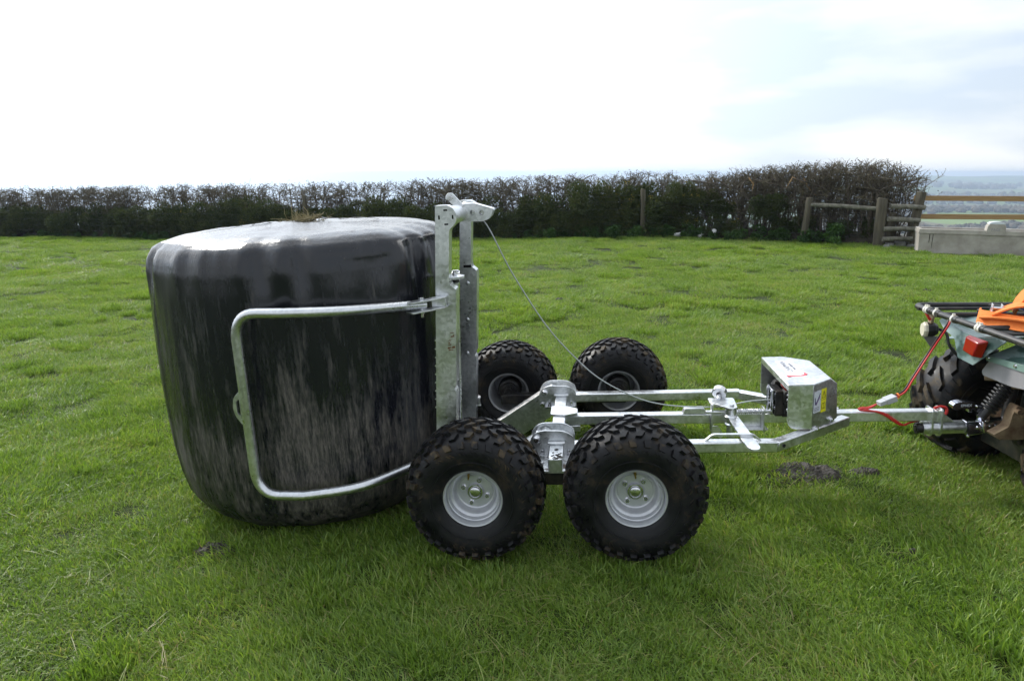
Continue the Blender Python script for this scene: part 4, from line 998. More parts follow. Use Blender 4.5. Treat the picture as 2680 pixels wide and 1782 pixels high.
# ------------------------------------------------------------------ winch power lead between quad and trailer
pl_ = empty('power_lead', T(1.5, 0, .40)); tag(pl_, 'red and black power lead with grey connector hanging over the drawbar', 'cable')
PO_ = T(1.5, 0, .40)
c0, c1 = T(1.470, -.012, .378), T(1.556, .006, .404); cd = (c1 - c0).normalized()
up_pts = [c1, c1 + cd * .05 + V(0, 0, .008), T(1.66, .07, .470), V(2.0, 3.0, .0) * 0 + T(1.75, .12, .585), V(2.008, 3.075, .80), V(2.022, 3.082, .83)]
for dy, m in ((0, 'red_wire'), (.011, 'dark_wire')):
    b = MB(); b.tube([p - PO_ + V(0, dy, dy * .4) for p in catmull(up_pts, 8)], .0042, 8); b.build('lead', m, pl_, 60)
b = MB(); sdv = cd.cross(V(0, 0, 1)).normalized(); upv = sdv.cross(cd)
rotc = Matrix((cd, sdv, upv)).transposed()
b.box((c0 * .66 + c1 * .34) - PO_, ((c1 - c0).length * .48, .034, .020), rotc); b.box((c0 * .27 + c1 * .73) - PO_, ((c1 - c0).length * .55, .040, .026), rotc); b.build('connector', 'grey_plastic', pl_, 30, .002)
b = MB(); q = c1 + cd * .018 - PO_; b.lathe([(.010, -.003), (.013, -.003), (.013, .003), (.010, .003)], q + V(0, .005, 0), cd, 12, True); b.build('wire_tie', 'orange', pl_, 30)
for dv_ in (0, .012):
    low = [c0, T(1.435, -.02 + dv_, .362), T(1.405, -.022 + dv_, .362), T(1.392, -.026 + dv_, .356), T(1.425, -.032, .353 + dv_ * .3), T(1.47, -.034, .349 - dv_ * .2), T(1.508, -.036, .335 - dv_ * .6), T(1.559, -.034, .298 - dv_ * .6), T(1.590, -.026, .280), T(1.630, 0, .282), T(1.68, .02, .286)]
    b = MB(); b.tube([p - PO_ for p in catmull(low, 6)], .0046, 8); b.build('lead', 'red_wire', pl_, 60)
b = MB(); b.tube([p - PO_ for p in catmull([T(1.735, .012, .346), T(1.765, .016, .352), T(1.790, .018, .345), T(1.792, .012, .325), T(1.775, .012, .300)], 6)], .0065, 8); b.build('lead_end', 'red_wire', pl_, 60)

# ------------------------------------------------------------------ fence, stile, boards, trough
def fy(x): return float(np.interp(x, FX, FY))
def npmesh(name, verts, faces, tint=None):
    """fast mesh from arrays; faces (n,3) or (n,4)"""
    me = bpy.data.meshes.new(name); verts = np.asarray(verts, np.float32); faces = np.asarray(faces, np.int32); k = faces.shape[1]
    me.vertices.add(len(verts)); me.vertices.foreach_set('co', verts.ravel())
    me.loops.add(faces.size); me.loops.foreach_set('vertex_index', faces.ravel())
    me.polygons.add(len(faces)); me.polygons.foreach_set('loop_start', np.arange(len(faces), dtype=np.int32) * k)
    me.update(calc_edges=True)
    if tint is not None:
        a = me.attributes.new('tint', 'FLOAT', 'POINT'); a.data.foreach_set('value', np.asarray(tint, np.float32))
    return me
fence = empty('wire_fence', (2.9, 15.36, gz(2.9, 15.36))); tag(fence, 'sagging stock wire fence on weathered posts in front of the hedge', 'fence')
FO = V(*fence.location)
def round_post(x, y, h, r, lean=(0, 0), n=12, parent=fence, o=None, m='post', name='post'):
    z = gz(x, y); b = MB(); rr = random.Random(int(x * 100)); o = FO if o is None else o
    pts = [V(x + lean[0] * t, y + lean[1] * t, z - .1 + (h + .1) * t) + V(rr.gauss(0, .004), 0, 0) for t in (0, .25, .5, .75, .985, 1)]
    b.tube([p - o for p in pts], [r * 1.05, r, r * 1.02, r * .98, r * .96, r * .85], n); return b.build(name, m, parent, 40)
posts = [(-5.05, 1.12, .055), (-1.0, 1.0, .05), (2.92, 1.06, .058), (5.86, .90, .065)]
for i, (x, h, r) in enumerate(posts): round_post(x, fy(x) - (.22 if x < 0 else .04), h, r, ((-.05, 0) if i == 2 else (.06, 0) if i == 3 else (.02, 0)))
wp = [-25, -13.0, -9.2, -5.05, -1.0, 2.92, 5.86, 6.93]
for hh in (.10, .22, .35, .50, .66, .82, .94):
    P = []
    for a, b_ in zip(wp, wp[1:]):
        for k in range(6):
            t = k / 6; x = a + (b_ - a) * t; P.append(V(x, fy(x) - .05, gz(x, fy(x)) + hh * (.93 if x > 3 else 1) - .02 * math.sin(PI * t)) - FO)
    b = MB(); b.tube(P, .0022, 4, False); b.build('line_wire', 'wire', fence, 0)
vw = MB()
for k in range(150):
    x = -16 + k * .152; z = gz(x, fy(x)); vw.tube([V(x, fy(x) - .05, z + .08) - FO, V(x, fy(x) - .05, z + .80) - FO], .0014, 3, False)
tag(vw.build('stay_wires', 'wire', fence, 0), kind='stuff')
b = MB(); b.tube([V(5.88, fy(5.88), gz(5.86, 13.9) + .76) - FO, V(6.4, fy(6.4), gz(6.4, 13.5) + .745) - FO, V(6.92, fy(6.92), gz(6.95, 13.1) + .70) - FO], .042, 10); b.build('brace_rail', 'rail_wood', fence, 40)
b = MB(); b.tube([V(5.92, fy(5.92) - .06, gz(5.86, 13.9) + .72) - FO, V(6.90, fy(6.9) - .07, gz(6.95, 13.1) + .06) - FO], .003, 4, False); b.build('brace_wire', 'wire', fence, 0)

SX, SY = 6.96, 13.05
stile = empty('stile', (SX, SY, gz(SX, SY))); tag(stile, 'old stile of four round grey rails between two weathered posts', 'stile'); STO = V(*stile.location)
round_post(SX, SY, .90, .095, (-.02, 0), 14, stile, STO)
sx2, sy2 = 7.56, 12.98
b = MB(); b.bar(V(sx2 - .06, sy2, gz(sx2, sy2) - .1) - STO, V(sx2 + .07, sy2 + .02, gz(sx2, sy2) + 1.02) - STO, .10, .17, (0, 1, 0)); b.build('post', 'post', stile, 30, .012)
b = MB(); b.bar(V(sx2 - .30, sy2 + .25, gz(sx2, sy2) - .1) - STO, V(sx2 - .28, sy2 + .25, gz(sx2, sy2) + .62) - STO, .10, .12, (0, 1, 0)); b.build('post', 'post', stile, 30, .012)
for k, (h0, h1, xa, xb) in enumerate(((.755, .735, 7.05, 7.66), (.52, .50, 7.03, 7.60), (.335, .345, 6.98, 7.55), (.145, .16, 6.97, 7.50))):
    z = gz(SX, SY); b = MB(); b.tube([V(xa, SY - .10, z + h0) - STO, V((xa + xb) / 2, SY - .09, z + (h0 + h1) / 2 + .006) - STO, V(xb, sy2 - .11, z + h1) - STO], [.046, .044, .042], 12); b.build('rail', 'rail_wood', stile, 40, .006)
for k, (x, y, s_) in enumerate(((7.14, 12.98, .11), (7.36, 13.02, .14), (7.28, 13.25, .10), (7.50, 12.90, .09), (7.02, 12.86, .08))):
    rr = random.Random(k); P = []; 
    b = MB(); b.box((0, 0, 0), (s_ * 1.7, s_, s_ * .9), Matrix.Rotation(rr.uniform(-.5, .5), 3, 'Z') @ Matrix.Rotation(rr.uniform(-.3, .3), 3, 'X'), .75)
    o = b.build('stone', 'stone', None, 30, .02, loc=(x, y, gz(x, y) + s_ * .3)); tag(o, ['pale wedge of stone at the foot of the stile post', 'largest flat grey stone under the stile rails', 'small stone behind the stile rails', 'stone against the right stile post', 'small stone in front of the left stile post'][k], 'stone', 'stones under the stile')

bf = empty('board_fence', (7.7, 13.16, gz(8.1, 13.1))); tag(bf, 'fence of two new tan boards running behind the water trough', 'fence'); BO = V(*bf.location)
b0, b1 = V(7.58, 13.16, 0), V(15.0, 12.2, 0); gb = gz(8.1, 13.1)
for z, dz in ((.905, -.02), (.565, -.0)):
    for a, c in ((0, .5), (.5, 1)):
        p, q = b0.lerp(b1, a + .0015), b0.lerp(b1, c); b = MB(); b.bar(V(p.x, p.y, gb + z + dz * a) - BO, V(q.x, q.y, gb + z + dz * c) - BO, .03, .095); b.build('board', 'plank', bf, 30, .003)
for t in (.5, 1.0):
    p = b0.lerp(b1, t); b = MB(); b.bar(V(p.x, p.y + .075, gb - .3) - BO, V(p.x, p.y + .075, gb + 1.08) - BO, .10, .10, (0, 1, 0)); b.build('post', 'post', bf, 30, .008)

# concrete water trough
tr_ = empty('water_trough', (7.10, 12.04, gz(7.1, 12.04))); tag(tr_, 'long pale concrete water trough with raised white-capped valve box', 'trough')
td = V(8.415 - 7.10, 11.45 - 12.04, 0).normalized(); tn = V(-td.y, td.x, 0)
TRM = Matrix((td, tn, V(0, 0, 1))).transposed().to_4x4(); TRM.translation = V(7.12, 12.06, gz(7.1, 12.04) - .075); tr_.matrix_world = TRM
Lt, Wt, Ht = 2.6, .62, .50
outer = MB(); t_ = .055
def ringbox(z0, z1, o0, o1, i0, i1):
    """hollow frustum ring: outer inset o0->o1, inner inset i0->i1"""
    def rc(z, k): return [(k, k, z), (Lt - k, k, z), (Lt - k, Wt - k, z), (k, Wt - k, z)]
    P = rc(z0, o0) + rc(z1, o1) + rc(z1, i1) + rc(z0, i0); f = []
    for a in range(3):
        for k in range(4): f.append((a * 4 + k, a * 4 + (k + 1) % 4, a * 4 + 4 + (k + 1) % 4, a * 4 + 4 + k))
    for k in range(4): f.append((12 + k, 12 + (k + 1) % 4, (k + 1) % 4, k))
    return P, f
outer.add(*ringbox(0, Ht - .085, .035, .012, .10, .07)); outer.build('tank', 'concrete', tr_, 30, .008)
rmb = MB(); rmb.add(*ringbox(Ht - .0848, Ht, 0, .004, .075, .062)); rmb.build('rim', 'concrete', tr_, 30, .010)
wt = MB(); wt.span((.08, .08, Ht - .27), (Lt - .08, Wt - .08, Ht - .26)); wt.build('water', 'water', tr_, 0)
vb = MB(); vb.prism([(.98, Ht - .084), (1.27, Ht - .084), (1.26, Ht + .075), (1.24, Ht + .105), (1.02, Ht + .105), (1.00, Ht + .075)], (0, -.006, 0), (1, 0, 0), (0, 0, 1), (0, .20, 0)); vb.build('valve_box', 'concrete', tr_, 30, .008)
vc = MB(); arc = [(1.13 + .115 * math.cos(R_(180 - k * 12)), Ht + .108 + .040 * math.sin(R_(180 - k * 12))) for k in range(16)]; vc.prism(arc, (0, .0, 0), (1, 0, 0), (0, 0, 1), (0, .19, 0)); vc.build('valve_cover', 'trough_cap', tr_, 40, .004)
place_text('trough_lettering', 'PAGE', .060, (1.12, -.0068, Ht + .012), (1, 0, 0), (0, 0, 1), 'grey_ink', tr_, .9)
stn = MB(); rr = random.Random(4)
for k in range(2):
    x = .17 + k * .05; L = (.15, .25)[k]
    stn.prism([(x, Ht - .09), (x + .012, Ht - .09), (x + .010 - k * .004, Ht - .09 - L), (x + .002, Ht - .09 - L)], (0, .0145, 0), (1, 0, 0), (0, 0, 1), (0, -.002, 0))
stn.build('drip_stain', 'mud', tr_, 0)


# white pipe pieces under the hedge
for k, (x, y, L, rz, ry, r, lab) in enumerate(((4.30, 14.75, .20, 1.1, .75, .045, 'larger white plastic pipe piece lying in the hedge gap'), (4.05, 14.9, .12, .6, .5, .04, 'smaller white plastic pipe piece beside the larger one in the hedge gap'), (3.55, 15.1, .14, .2, .1, .045, 'dirty white plastic scrap at the left of the hedge gap'))):
    b = MB(); dxx = V(math.cos(ry) * math.cos(rz), math.cos(ry) * math.sin(rz), math.sin(ry)); b.tube([(0, 0, 0), dxx * L], [r, r], 14); b.tube([dxx * L * .98, dxx * L * 1.04], [r * 1.1, r * 1.1], 14)
    o = b.build('plastic_pipe', 'white_plastic', None, 40, loc=(x, y, gz(x, y) + .06)); tag(o, lab, 'pipe', 'white pipe pieces in the hedge gap')

# ------------------------------------------------------------------ hedge
def segs_mesh(P0, P1, r0, r1, n=3):
    """many tapered sticks as one vertex/face array"""
    P0, P1 = np.asarray(P0, np.float64), np.asarray(P1, np.float64); d = P1 - P0; d /= np.linalg.norm(d, axis=1)[:, None] + 1e-9
    a = np.where(np.abs(d[:, 2:3]) < .9, np.array([[0, 0, 1.]]), np.array([[1., 0, 0]])); x = np.cross(d, a); x /= np.linalg.norm(x, axis=1)[:, None] + 1e-9; y = np.cross(d, x)
    k = len(P0); ang = 2 * np.pi * np.arange(n) / n
    ring = x[:, None, :] * np.cos(ang)[None, :, None] + y[:, None, :] * np.sin(ang)[None, :, None]
    A = P0[:, None, :] + ring * np.asarray(r0).reshape(-1, 1, 1); B = P1[:, None, :] + ring * np.asarray(r1).reshape(-1, 1, 1)
    verts = np.concatenate([A, B], 1).reshape(-1, 3); base = (np.arange(k) * 2 * n)[:, None, None]; i = np.arange(n); j = (i + 1) % n
    f = np.stack([i, j, j + n, i + n], 1)[None] + base
    return verts, f.reshape(-1, 4)
HX = [-19, -13.6, -9, -4.5, -1, 1.5, 3.3, 4.0, 4.5, 5.2, 6.4, 7.3, 7.8, 8.1]
HTOP = [1.06, 1.07, 1.17, 1.25, 1.34, 1.44, 1.52, 1.40, 1.46, 1.60, 1.72, 1.70, 1.50, 1.2]      # absolute height of the clipped top
def hedge_part(x0, x1, seed, dens, name, label, bare):
    r = np.random.default_rng(seed); root = empty(name, ((x0 + x1) / 2, fy((x0 + x1) / 2) + .75, gz((x0 + x1) / 2, fy((x0 + x1) / 2)))); tag(root, label, 'hedge', 'hedge along the field edge'); o = np.array(root.location)
    def base(x): return np.array([x, fy(x) + .75, gz(x, fy(x) + .7)])
    S0, S1, SR0, SR1 = [], [], [], []; T0, T1, TR0, TR1 = [], [], [], []
    ns = int((x1 - x0) * dens)
    for k in range(ns):
        x = r.uniform(x0, x1); b = base(x) + np.array([0, r.uniform(-.32, .42), -.05]); top = np.interp(x, HX, HTOP) + r.normal(0, .028)
        H = max(.4, top - b[2]); lean = r.normal(0, .28, 2) * H * .5; p = b.copy(); rad = r.uniform(.008, .02) * (1.35 if bare else 1)
        nseg = 4; nodes = [p]
        for s in range(nseg):
            t = (s + 1) / nseg; q = b + np.array([lean[0] * t + r.normal(0, .04), lean[1] * t * .6 + r.normal(0, .03), H * .93 * t]); S0.append(nodes[-1]); S1.append(q); SR0.append(rad * (1 - .7 * s / nseg)); SR1.append(rad * (1 - .7 * (s + 1) / nseg)); nodes.append(q)
        nbr = int(13 * (1.25 if bare else 1))
        for q_ in range(nbr):
            t = r.beta(2.4, 1.3) ; i = min(int(t * nseg), nseg - 1); p = nodes[i] + (nodes[i + 1] - nodes[i]) * (t * nseg - i)
            d = np.array([r.normal(0, .8), r.normal(0, .55) - .12, r.uniform(-.25, .9)]); d /= np.linalg.norm(d); L = r.uniform(.16, .42)
            q = p + d * L; q[2] = min(q[2], top + r.normal(-.02, .03)); T0.append(p); T1.append(q); TR0.append(.0062); TR1.append(.0040)
            for w_ in range(5):
                tt = r.uniform(.3, 1); p2 = p + (q - p) * tt; d2 = d * .7 + np.array([r.normal(0, .7), r.normal(0, .5), r.normal(.25, .5)]); d2 /= np.linalg.norm(d2); L2 = r.uniform(.06, .19)
                q2 = p2 + d2 * L2; 
                if r.random() < .985: q2[2] = min(q2[2], top + abs(r.normal(0, .022)))
                T0.append(p2); T1.append(q2); TR0.append(.0040); TR1.append(.0022)
    v, f = segs_mesh(np.array(S0) - o, np.array(S1) - o, SR0, SR1, 4); link('stems', npmesh('stems', v, f), 'bark', root, 0, stuff=True, fix=False)
    v, f = segs_mesh(np.array(T0) - o, np.array(T1) - o, TR0, TR1, 3); link('twigs', npmesh('twigs', v, f), 'twig', root, 0, stuff=True, fix=False)
    nl = int((x1 - x0) * (1900 if bare else 1700)); ends = np.array(T1); pick = ends[r.integers(0, len(ends), nl)] + r.normal(0, .02, (nl, 3)); s_ = r.uniform(.010, .022, (nl, 1)); d1 = r.normal(0, 1, (nl, 3)); d1 /= np.linalg.norm(d1, axis=1)[:, None]; d2 = r.normal(0, 1, (nl, 3)); d2 -= d1 * (d1 * d2).sum(1)[:, None]; d2 /= np.linalg.norm(d2, axis=1)[:, None]
    vv_ = np.stack([pick - d1 * s_, pick + d2 * s_ * .55, pick + d1 * s_, pick - d2 * s_ * .55], 1).reshape(-1, 3) - o
    link('dead_leaves', npmesh('dead_leaves', vv_, np.arange(nl * 4).reshape(-1, 4)), 'deadleaf', root, 0, stuff=True, fix=False)
    return root
h_long = hedge_part(-25, 3.75, 1, 25, 'hedge', 'long clipped hedge of bare twigs over dark gorse across the field', False)
h_gap = hedge_part(3.75, 4.35, 2, 22, 'hedge', 'thin gappy stretch of bare hedge between the long hedge and the tall end', True)
h_end = hedge_part(4.35, 7.66, 3, 58, 'hedge', 'taller bare brown hedge end behind the stile', True)
# broken fresh branches and thick stems at the tall end
for k, (p, q, e) in enumerate((((5.62, 14.35, 1.20), (5.72, 14.3, 1.42), (5.95, 14.25, 1.30)), ((5.95, 14.3, 1.40), (6.05, 14.25, 1.20), (6.20, 14.2, 1.05)), ((4.95, 14.7, 1.42), (5.05, 14.65, 1.30), (5.02, 14.6, 1.15)))):
    b = MB(); o = V(*h_end.location); b.tube([V(*p) - o, V(*q) - o, V(*e) - o], [.012, .024, .006], 6); b.build('snapped_branch', 'rawwood', h_end, 40)
for k in range(9):
    rr = random.Random(k + 40); x = 4.6 + k * .35; o = V(*h_end.location); z = gz(x, 14) ; b = MB()
    b.tube(catmull([V(x, fy(x) + .6, z) - o, V(x + rr.uniform(-.2, .2), fy(x) + .5, z + .5) - o, V(x + rr.uniform(-.5, .5), fy(x) + .5, z + 1.0) - o, V(x + rr.uniform(-.9, .9), fy(x) + .5, z + 1.25) - o], 4), [.035 * (1 - .055 * i) for i in range(13)], 7); b.build('old_stem', 'bark', h_end, 60)

# gorse: four bush meshes of spiky sprigs, copied along the hedge as its parts
def bush_mesh(seed, w, d, h, nspr, leaf, L):
    r = np.random.default_rng(seed); nlob = 10
    lob = np.stack([r.uniform(-w * .42, w * .42, nlob), r.uniform(-d * .3, d * .3, nlob), r.uniform(.18, .86, nlob) * h], 1); lr = r.uniform(.15, .27, nlob) * min(w, h * 1.1); lob[:, 2] = np.minimum(lob[:, 2], h - lr * .85)
    i = r.integers(0, nlob, nspr); u = r.normal(0, 1, (nspr, 3)); u /= np.linalg.norm(u, axis=1)[:, None]; rad = r.uniform(.45, 1.08, (nspr, 1)) ** .6
    c = lob[i] + u * lr[i][:, None] * rad; c[:, 2] = np.abs(c[:, 2])
    K = 5; V_, F_, Tn = [], [], []
    base = np.repeat(c, K, 0); n = len(base); dr = np.repeat(u, K, 0) * .8 + r.normal(0, .6, (n, 3)) + np.array([0, 0, .3]); dr /= np.linalg.norm(dr, axis=1)[:, None]; sd = np.cross(dr, r.normal(0, 1, (n, 3))); sd /= np.linalg.norm(sd, axis=1)[:, None]; ll = r.uniform(.5, 1.15, (n, 1)) * L
    if leaf: vv_ = np.stack([base, base + dr * ll * .5 + sd * ll * .32, base + dr * ll, base + dr * ll * .5 - sd * ll * .32], 1); ff = np.arange(n * 4).reshape(-1, 4)
    else: vv_ = np.stack([base - sd * ll * .11, base + sd * ll * .11, base + dr * ll], 1); ff = np.arange(n * 3).reshape(-1, 3)
    m = vv_.shape[1]; tint = np.repeat(np.clip(np.repeat(r.normal(.5, .2, nspr), K) + r.normal(0, .12, n), 0, 1), m)
    # flowers
    return npmesh('gorse' if not leaf else 'bramble', vv_.reshape(-1, 3), ff, tint), c, u
GB = [bush_mesh(20 + k, 1.25, .8, 1.0, 2600, False, .075) for k in range(5)]
FLW = []
for k, (me_, c, u) in enumerate(GB):
    me_.materials.append(M['gorse']); r = np.random.default_rng(60 + k); top = np.where(c[:, 2] > .6)[0]; cen = c[r.choice(top, 4)]; q = []
    for cc in cen: q += [cc + r.normal(0, .045, 3) for _ in range(16)]
    q = np.array(q); n = len(q); d1 = r.normal(0, 1, (n, 3)); d1 /= np.linalg.norm(d1, axis=1)[:, None]; d2 = np.cross(d1, r.normal(0, 1, (n, 3))); d2 /= np.linalg.norm(d2, axis=1)[:, None]; s_ = .012
    me2 = npmesh('flowers', np.stack([q - d1 * s_, q + d2 * s_, q + d1 * s_, q - d2 * s_], 1).reshape(-1, 3), np.arange(n * 4).reshape(-1, 4)); me2.materials.append(M['gorse_flower']); FLW.append(me2)
def add_bush(root, x, dy, sc, k, flower=False, zoff=0., hs=1.):
    o = bpy.data.objects.new('gorse_bush', GB[k % 5][0]); col.objects.link(o); o.parent = root; y = fy(x) + dy
    o.location = V(x, y, gz(x, y) - .05 + zoff) - root.location; o.scale = (sc, sc, sc * hs); o.rotation_euler = (0, 0, random.uniform(-.4, .4) + (PI if random.random() < .5 else 0))
    if flower:
        f = bpy.data.objects.new('flowers', FLW[k % 5]); col.objects.link(f); f.parent = o
x = -24.8; k = 0
while x < 3.55:
    hh = (np.interp(x, HX, HTOP) - gz(x, fy(x))); add_bush(h_long, x, random.uniform(.25, .55), random.uniform(.82, 1.05) * hh * .74 / .95, k, k % 4 in (1,), 0, random.uniform(.85, 1.05))
    x += random.uniform(.30, .44); k += 1
for x, dy, sc, z in ((1.9, .3, 1.0, .28), (2.7, .35, .95, .30), (3.2, .3, .9, .25), (2.3, .3, .9, .05), (3.0, .3, .85, -.02), (-6.3, .4, .9, .12), (-10.2, .4, .8, .1)): add_bush(h_long, x, dy, sc, int(x * 7) % 5, True, z)
for x, dy, sc, z in ((3.75, .3, .62, .62), (3.85, .4, .6, .0), (4.5, .3, .6, .0), (6.1, .5, .5, .1), (6.6, .45, .5, .05), (7.1, .6, .5, .05), (5.7, .5, .55, .0), (4.02, .35, .5, .66), (4.25, .4, .5, .60), (5.15, .25, .42, .62), (5.45, .2, .40, .66), (5.3, .25, .42, .38), (4.55, .4, .5, .45)): add_bush(h_end, x, dy, sc, int(x * 9) % 5, x < 4.6, z)
BR = [bush_mesh(80 + k, .8, .45, .34, 420, True, .045)[0] for k in range(3)]
for m_ in BR: m_.materials.append(M['bramble'])
bw = empty('bramble_weeds', (0, 16.5, 0)); tag(bw, 'low bramble and nettle leaves along the foot of the hedge', 'weeds')
for k in range(62):
    x = -17 + k * .385 + random.uniform(-.15, .15); o = bpy.data.objects.new('bramble', BR[k % 3]); col.objects.link(o); o.parent = bw; y = fy(x) + random.uniform(.0, .22); s_ = random.uniform(.4, .75) if x < 1 else random.uniform(.7, 1.25)
    o.location = V(x, y, gz(x, y) - .03) - bw.location; o.scale = (s_,) * 3; o.rotation_euler = (0, 0, random.uniform(0, 6.28))
bank = MB(); P = []; n_ = 86                                            # low earth bank the hedge grows on
for i in range(n_):
    x = -26 + 33.6 * i / (n_ - 1); y = fy(x); z = gz(x, y); hgt = .22 + .08 * noise.noise(V(x, 0, 3))
    P += [V(x, y + .18, z - .05), V(x, y + .42, z + hgt * .7), V(x, y + .75, z + hgt), V(x, y + 1.15, z + hgt * .6), V(x, y + 1.6, z - .15)]
bank.add(P, [(i * 5 + j, i * 5 + j + 1, i * 5 + j + 6, i * 5 + j + 5) for i in range(n_ - 1) for j in range(4)])
M['bank'] = mixed('dark_bank_soil', (.014, .012, .008), (.050, .042, .026), 5, .95, None, .8, .05)
tag(bank.build('hedge_bank', 'bank', None, 60), 'dark earth bank under the hedge', kind='structure')

# ------------------------------------------------------------------ far woodland in the valley
r = np.random.default_rng(5)
import bmesh
bm = bmesh.new(); bmesh.ops.create_icosphere(bm, subdivisions=1, radius=1); ico_v = np.array([v.co[:] for v in bm.verts]); ico_f = np.array([[v.index for v in f.verts] for f in bm.faces]); bm.free()
VV, FF, off = [], [], 0
def tree_blob(x, y, s):
    global off
    z = hz(x, y); d = 1 + r.normal(0, .24, (len(ico_v), 1)); v = ico_v * d * np.array([s * r.uniform(.8, 1.2), s * r.uniform(.8, 1.2), s * r.uniform(.7, 1.0)]) + np.array([x, y, z + s * .6]); VV.append(v); FF.append(ico_f + off); off += len(ico_v)
for band, (d0, d1, n, s0, s1) in enumerate(((170, 260, 900, .9, 2.0), (300, 430, 800, 1.5, 3.2), (520, 640, 420, 2, 4), (800, 1000, 420, 3, 5.5), (1300, 1700, 420, 5, 8), (2000, 2600, 200, 7, 12))):
    for k in range(n):
        t = r.uniform(.44, .84); d = r.uniform(d0, d1) + 30 * math.sin(t * 17 + band)
        if band < 2 and .615 < t < .70 and d > 215: continue
        tree_blob(t * d, d, r.uniform(s0, s1))
me = npmesh('woodland', np.concatenate(VV), np.concatenate(FF)); wd_ = link('woodland', me, 'wood_far', None, 0, fix=False); tag(wd_, 'distant autumn woodland bands across the valley', 'woodland', kind='stuff')

# ------------------------------------------------------------------ mud
def mud_patch(x, y, rx, ry, h, seed, label):
    n, m = 48, 96; vv = []; fs = []
    for i in range(n):
        t = i / (n - 1)
        for k in range(m):
            a = 2 * PI * k / m; e = 1 + .22 * noise.noise(V(math.cos(a) * 1.5, math.sin(a) * 1.5, seed)) + .14 * noise.noise(V(math.cos(a) * 5, math.sin(a) * 5, seed))
            px, py = x + rx * e * t * math.cos(a), y + ry * e * t * math.sin(a)
            q = V(px * 16, py * 16, seed); rdg = 1 - abs(noise.noise(q)) * 2; z = h * (1 - t ** 3) * (.35 + .65 * rdg) + .016 * noise.noise(q * 1.9) * (1 - t ** 4) + .010 * abs(noise.noise(q * 4.1)) + .005 * noise.noise(q * 9)
            vv.append((px - x, py - y, gz(px, py) - gz(x, y) + z + .012 - .04 * t ** 4))
    for i in range(n - 1):
        for k in range(m): fs.append((i * m + k, i * m + (k + 1) % m, (i + 1) * m + (k + 1) % m, (i + 1) * m + k))
    b = MB(); b.add(vv, fs); o = b.build('mud_patch', 'mud', None, 50, loc=(x, y, gz(x, y))); tag(o, label, 'mud'); return (x, y, rx, ry)
MUD = [mud_patch(.56, 8.1, .10, .05, .02, 9.2, 'small grey clod in the grass behind the far wheels'), mud_patch(4.89, 7.95, .09, .05, .015, 3.7, 'small dark clod in the far grass above the orange strap'), mud_patch(-1.62, 3.75, .10, .07, .01, 6.6, 'dark bare hollow in the grass left of the bale'), mud_patch(1.45, 3.11, .22, .15, .008, 2.3, 'lumpy trampled brown mud patch in the grass below the drawbar'),
       mud_patch(1.72, 3.08, .09, .065, .010, 7.1, 'smaller mud clod right of the large mud patch'),
       mud_patch(-1.27, 2.62, .13, .07, .010, 4.4, 'small dark bare patch of soil in front of the bale'),
       mud_patch(1.54, 2.36, .025, .014, .014, 5.4, 'tiny mud clod in the grass below the quad bike wheel')]

# ------------------------------------------------------------------ grass: instanced patches of blades
def patch(seed, n, rad, L0, L1, wdt, flat, lean, dry):
    r = np.random.default_rng(seed); a = r.uniform(0, 2 * np.pi, n); q = rad * np.sqrt(r.uniform(0, 1, n)); bx, by = q * np.cos(a), q * np.sin(a)
    L = r.uniform(L0, L1, n); ta = r.uniform(0, 2 * np.pi, n); tilt = np.abs(r.normal(flat, .30, n)); dx, dy = np.cos(ta) * np.sin(tilt) + lean[0], np.sin(ta) * np.sin(tilt) + lean[1]; dz = np.maximum(.12, np.cos(tilt))
    nn = np.sqrt(dx * dx + dy * dy + dz * dz); d = np.stack([dx, dy, dz], 1) / nn[:, None]; sa = r.uniform(0, 2 * np.pi, n); s = np.stack([np.cos(sa), np.sin(sa), np.zeros(n)], 1) * (wdt * r.uniform(.6, 1.25, n))[:, None]
    b = np.stack([bx, by, np.full(n, -.008)], 1); curl = np.stack([dx, dy, np.zeros(n)], 1) * .55; curl[:, 2] -= .28
    m1 = b + d * (L * .5)[:, None]; m2 = b + d * (L * .82)[:, None] + curl * (L * .18)[:, None]; tip = b + d * L[:, None] + curl * (L * .42)[:, None]
    for z in (m1, m2, tip): z[:, 2] = np.maximum(z[:, 2], .003)
    vv = np.stack([b - s, b + s, m1 + s * .95, m1 - s * .95, m2 + s * .62, m2 - s * .62, tip], 1).reshape(-1, 3)
    o = (np.arange(n) * 7)[:, None]; quad_ = np.concatenate([o + np.array([0, 1, 2, 3]), o + np.array([3, 2, 4, 5]), o + np.array([5, 4, 6, 6])])
    tri = np.concatenate([o + np.array(t) for t in ((0, 1, 2), (0, 2, 3), (3, 2, 4), (3, 4, 5), (5, 4, 6))])
    t = np.clip(r.normal(.42, .24, n), 0, .76); dr = r.random(n) < dry; t[dr] = r.uniform(.85, 1.15, dr.sum())
    me = npmesh('grass_patch', vv, tri, np.repeat(t, 7)); me.materials.append(M['grass']); me.polygons.foreach_set('use_smooth', [True] * len(me.polygons)); return me
PT = [patch(1, 720, .17, .018, .044, .0016, .60, (0, 0), .07), patch(2, 720, .17, .020, .050, .0016, .65, (.25, .1), .08), patch(3, 640, .17, .025, .058, .0018, .62, (.45, 0), .06),
      patch(4, 540, .16, .032, .074, .0020, .55, (.65, .1), .05), patch(5, 560, .18, .022, .056, .0017, 1.0, (.2, .3), .26), patch(6, 440, .09, .038, .084, .0023, .42, (.1, 0), .03), patch(7, 640, .18, .018, .042, .0017, .85, (0, 0), .13),
      patch(8, 26, .16, .06, .15, .0013, 1.25, (.1, .1), .95)]
gcol = bpy.data.collections.new('grass_patches')
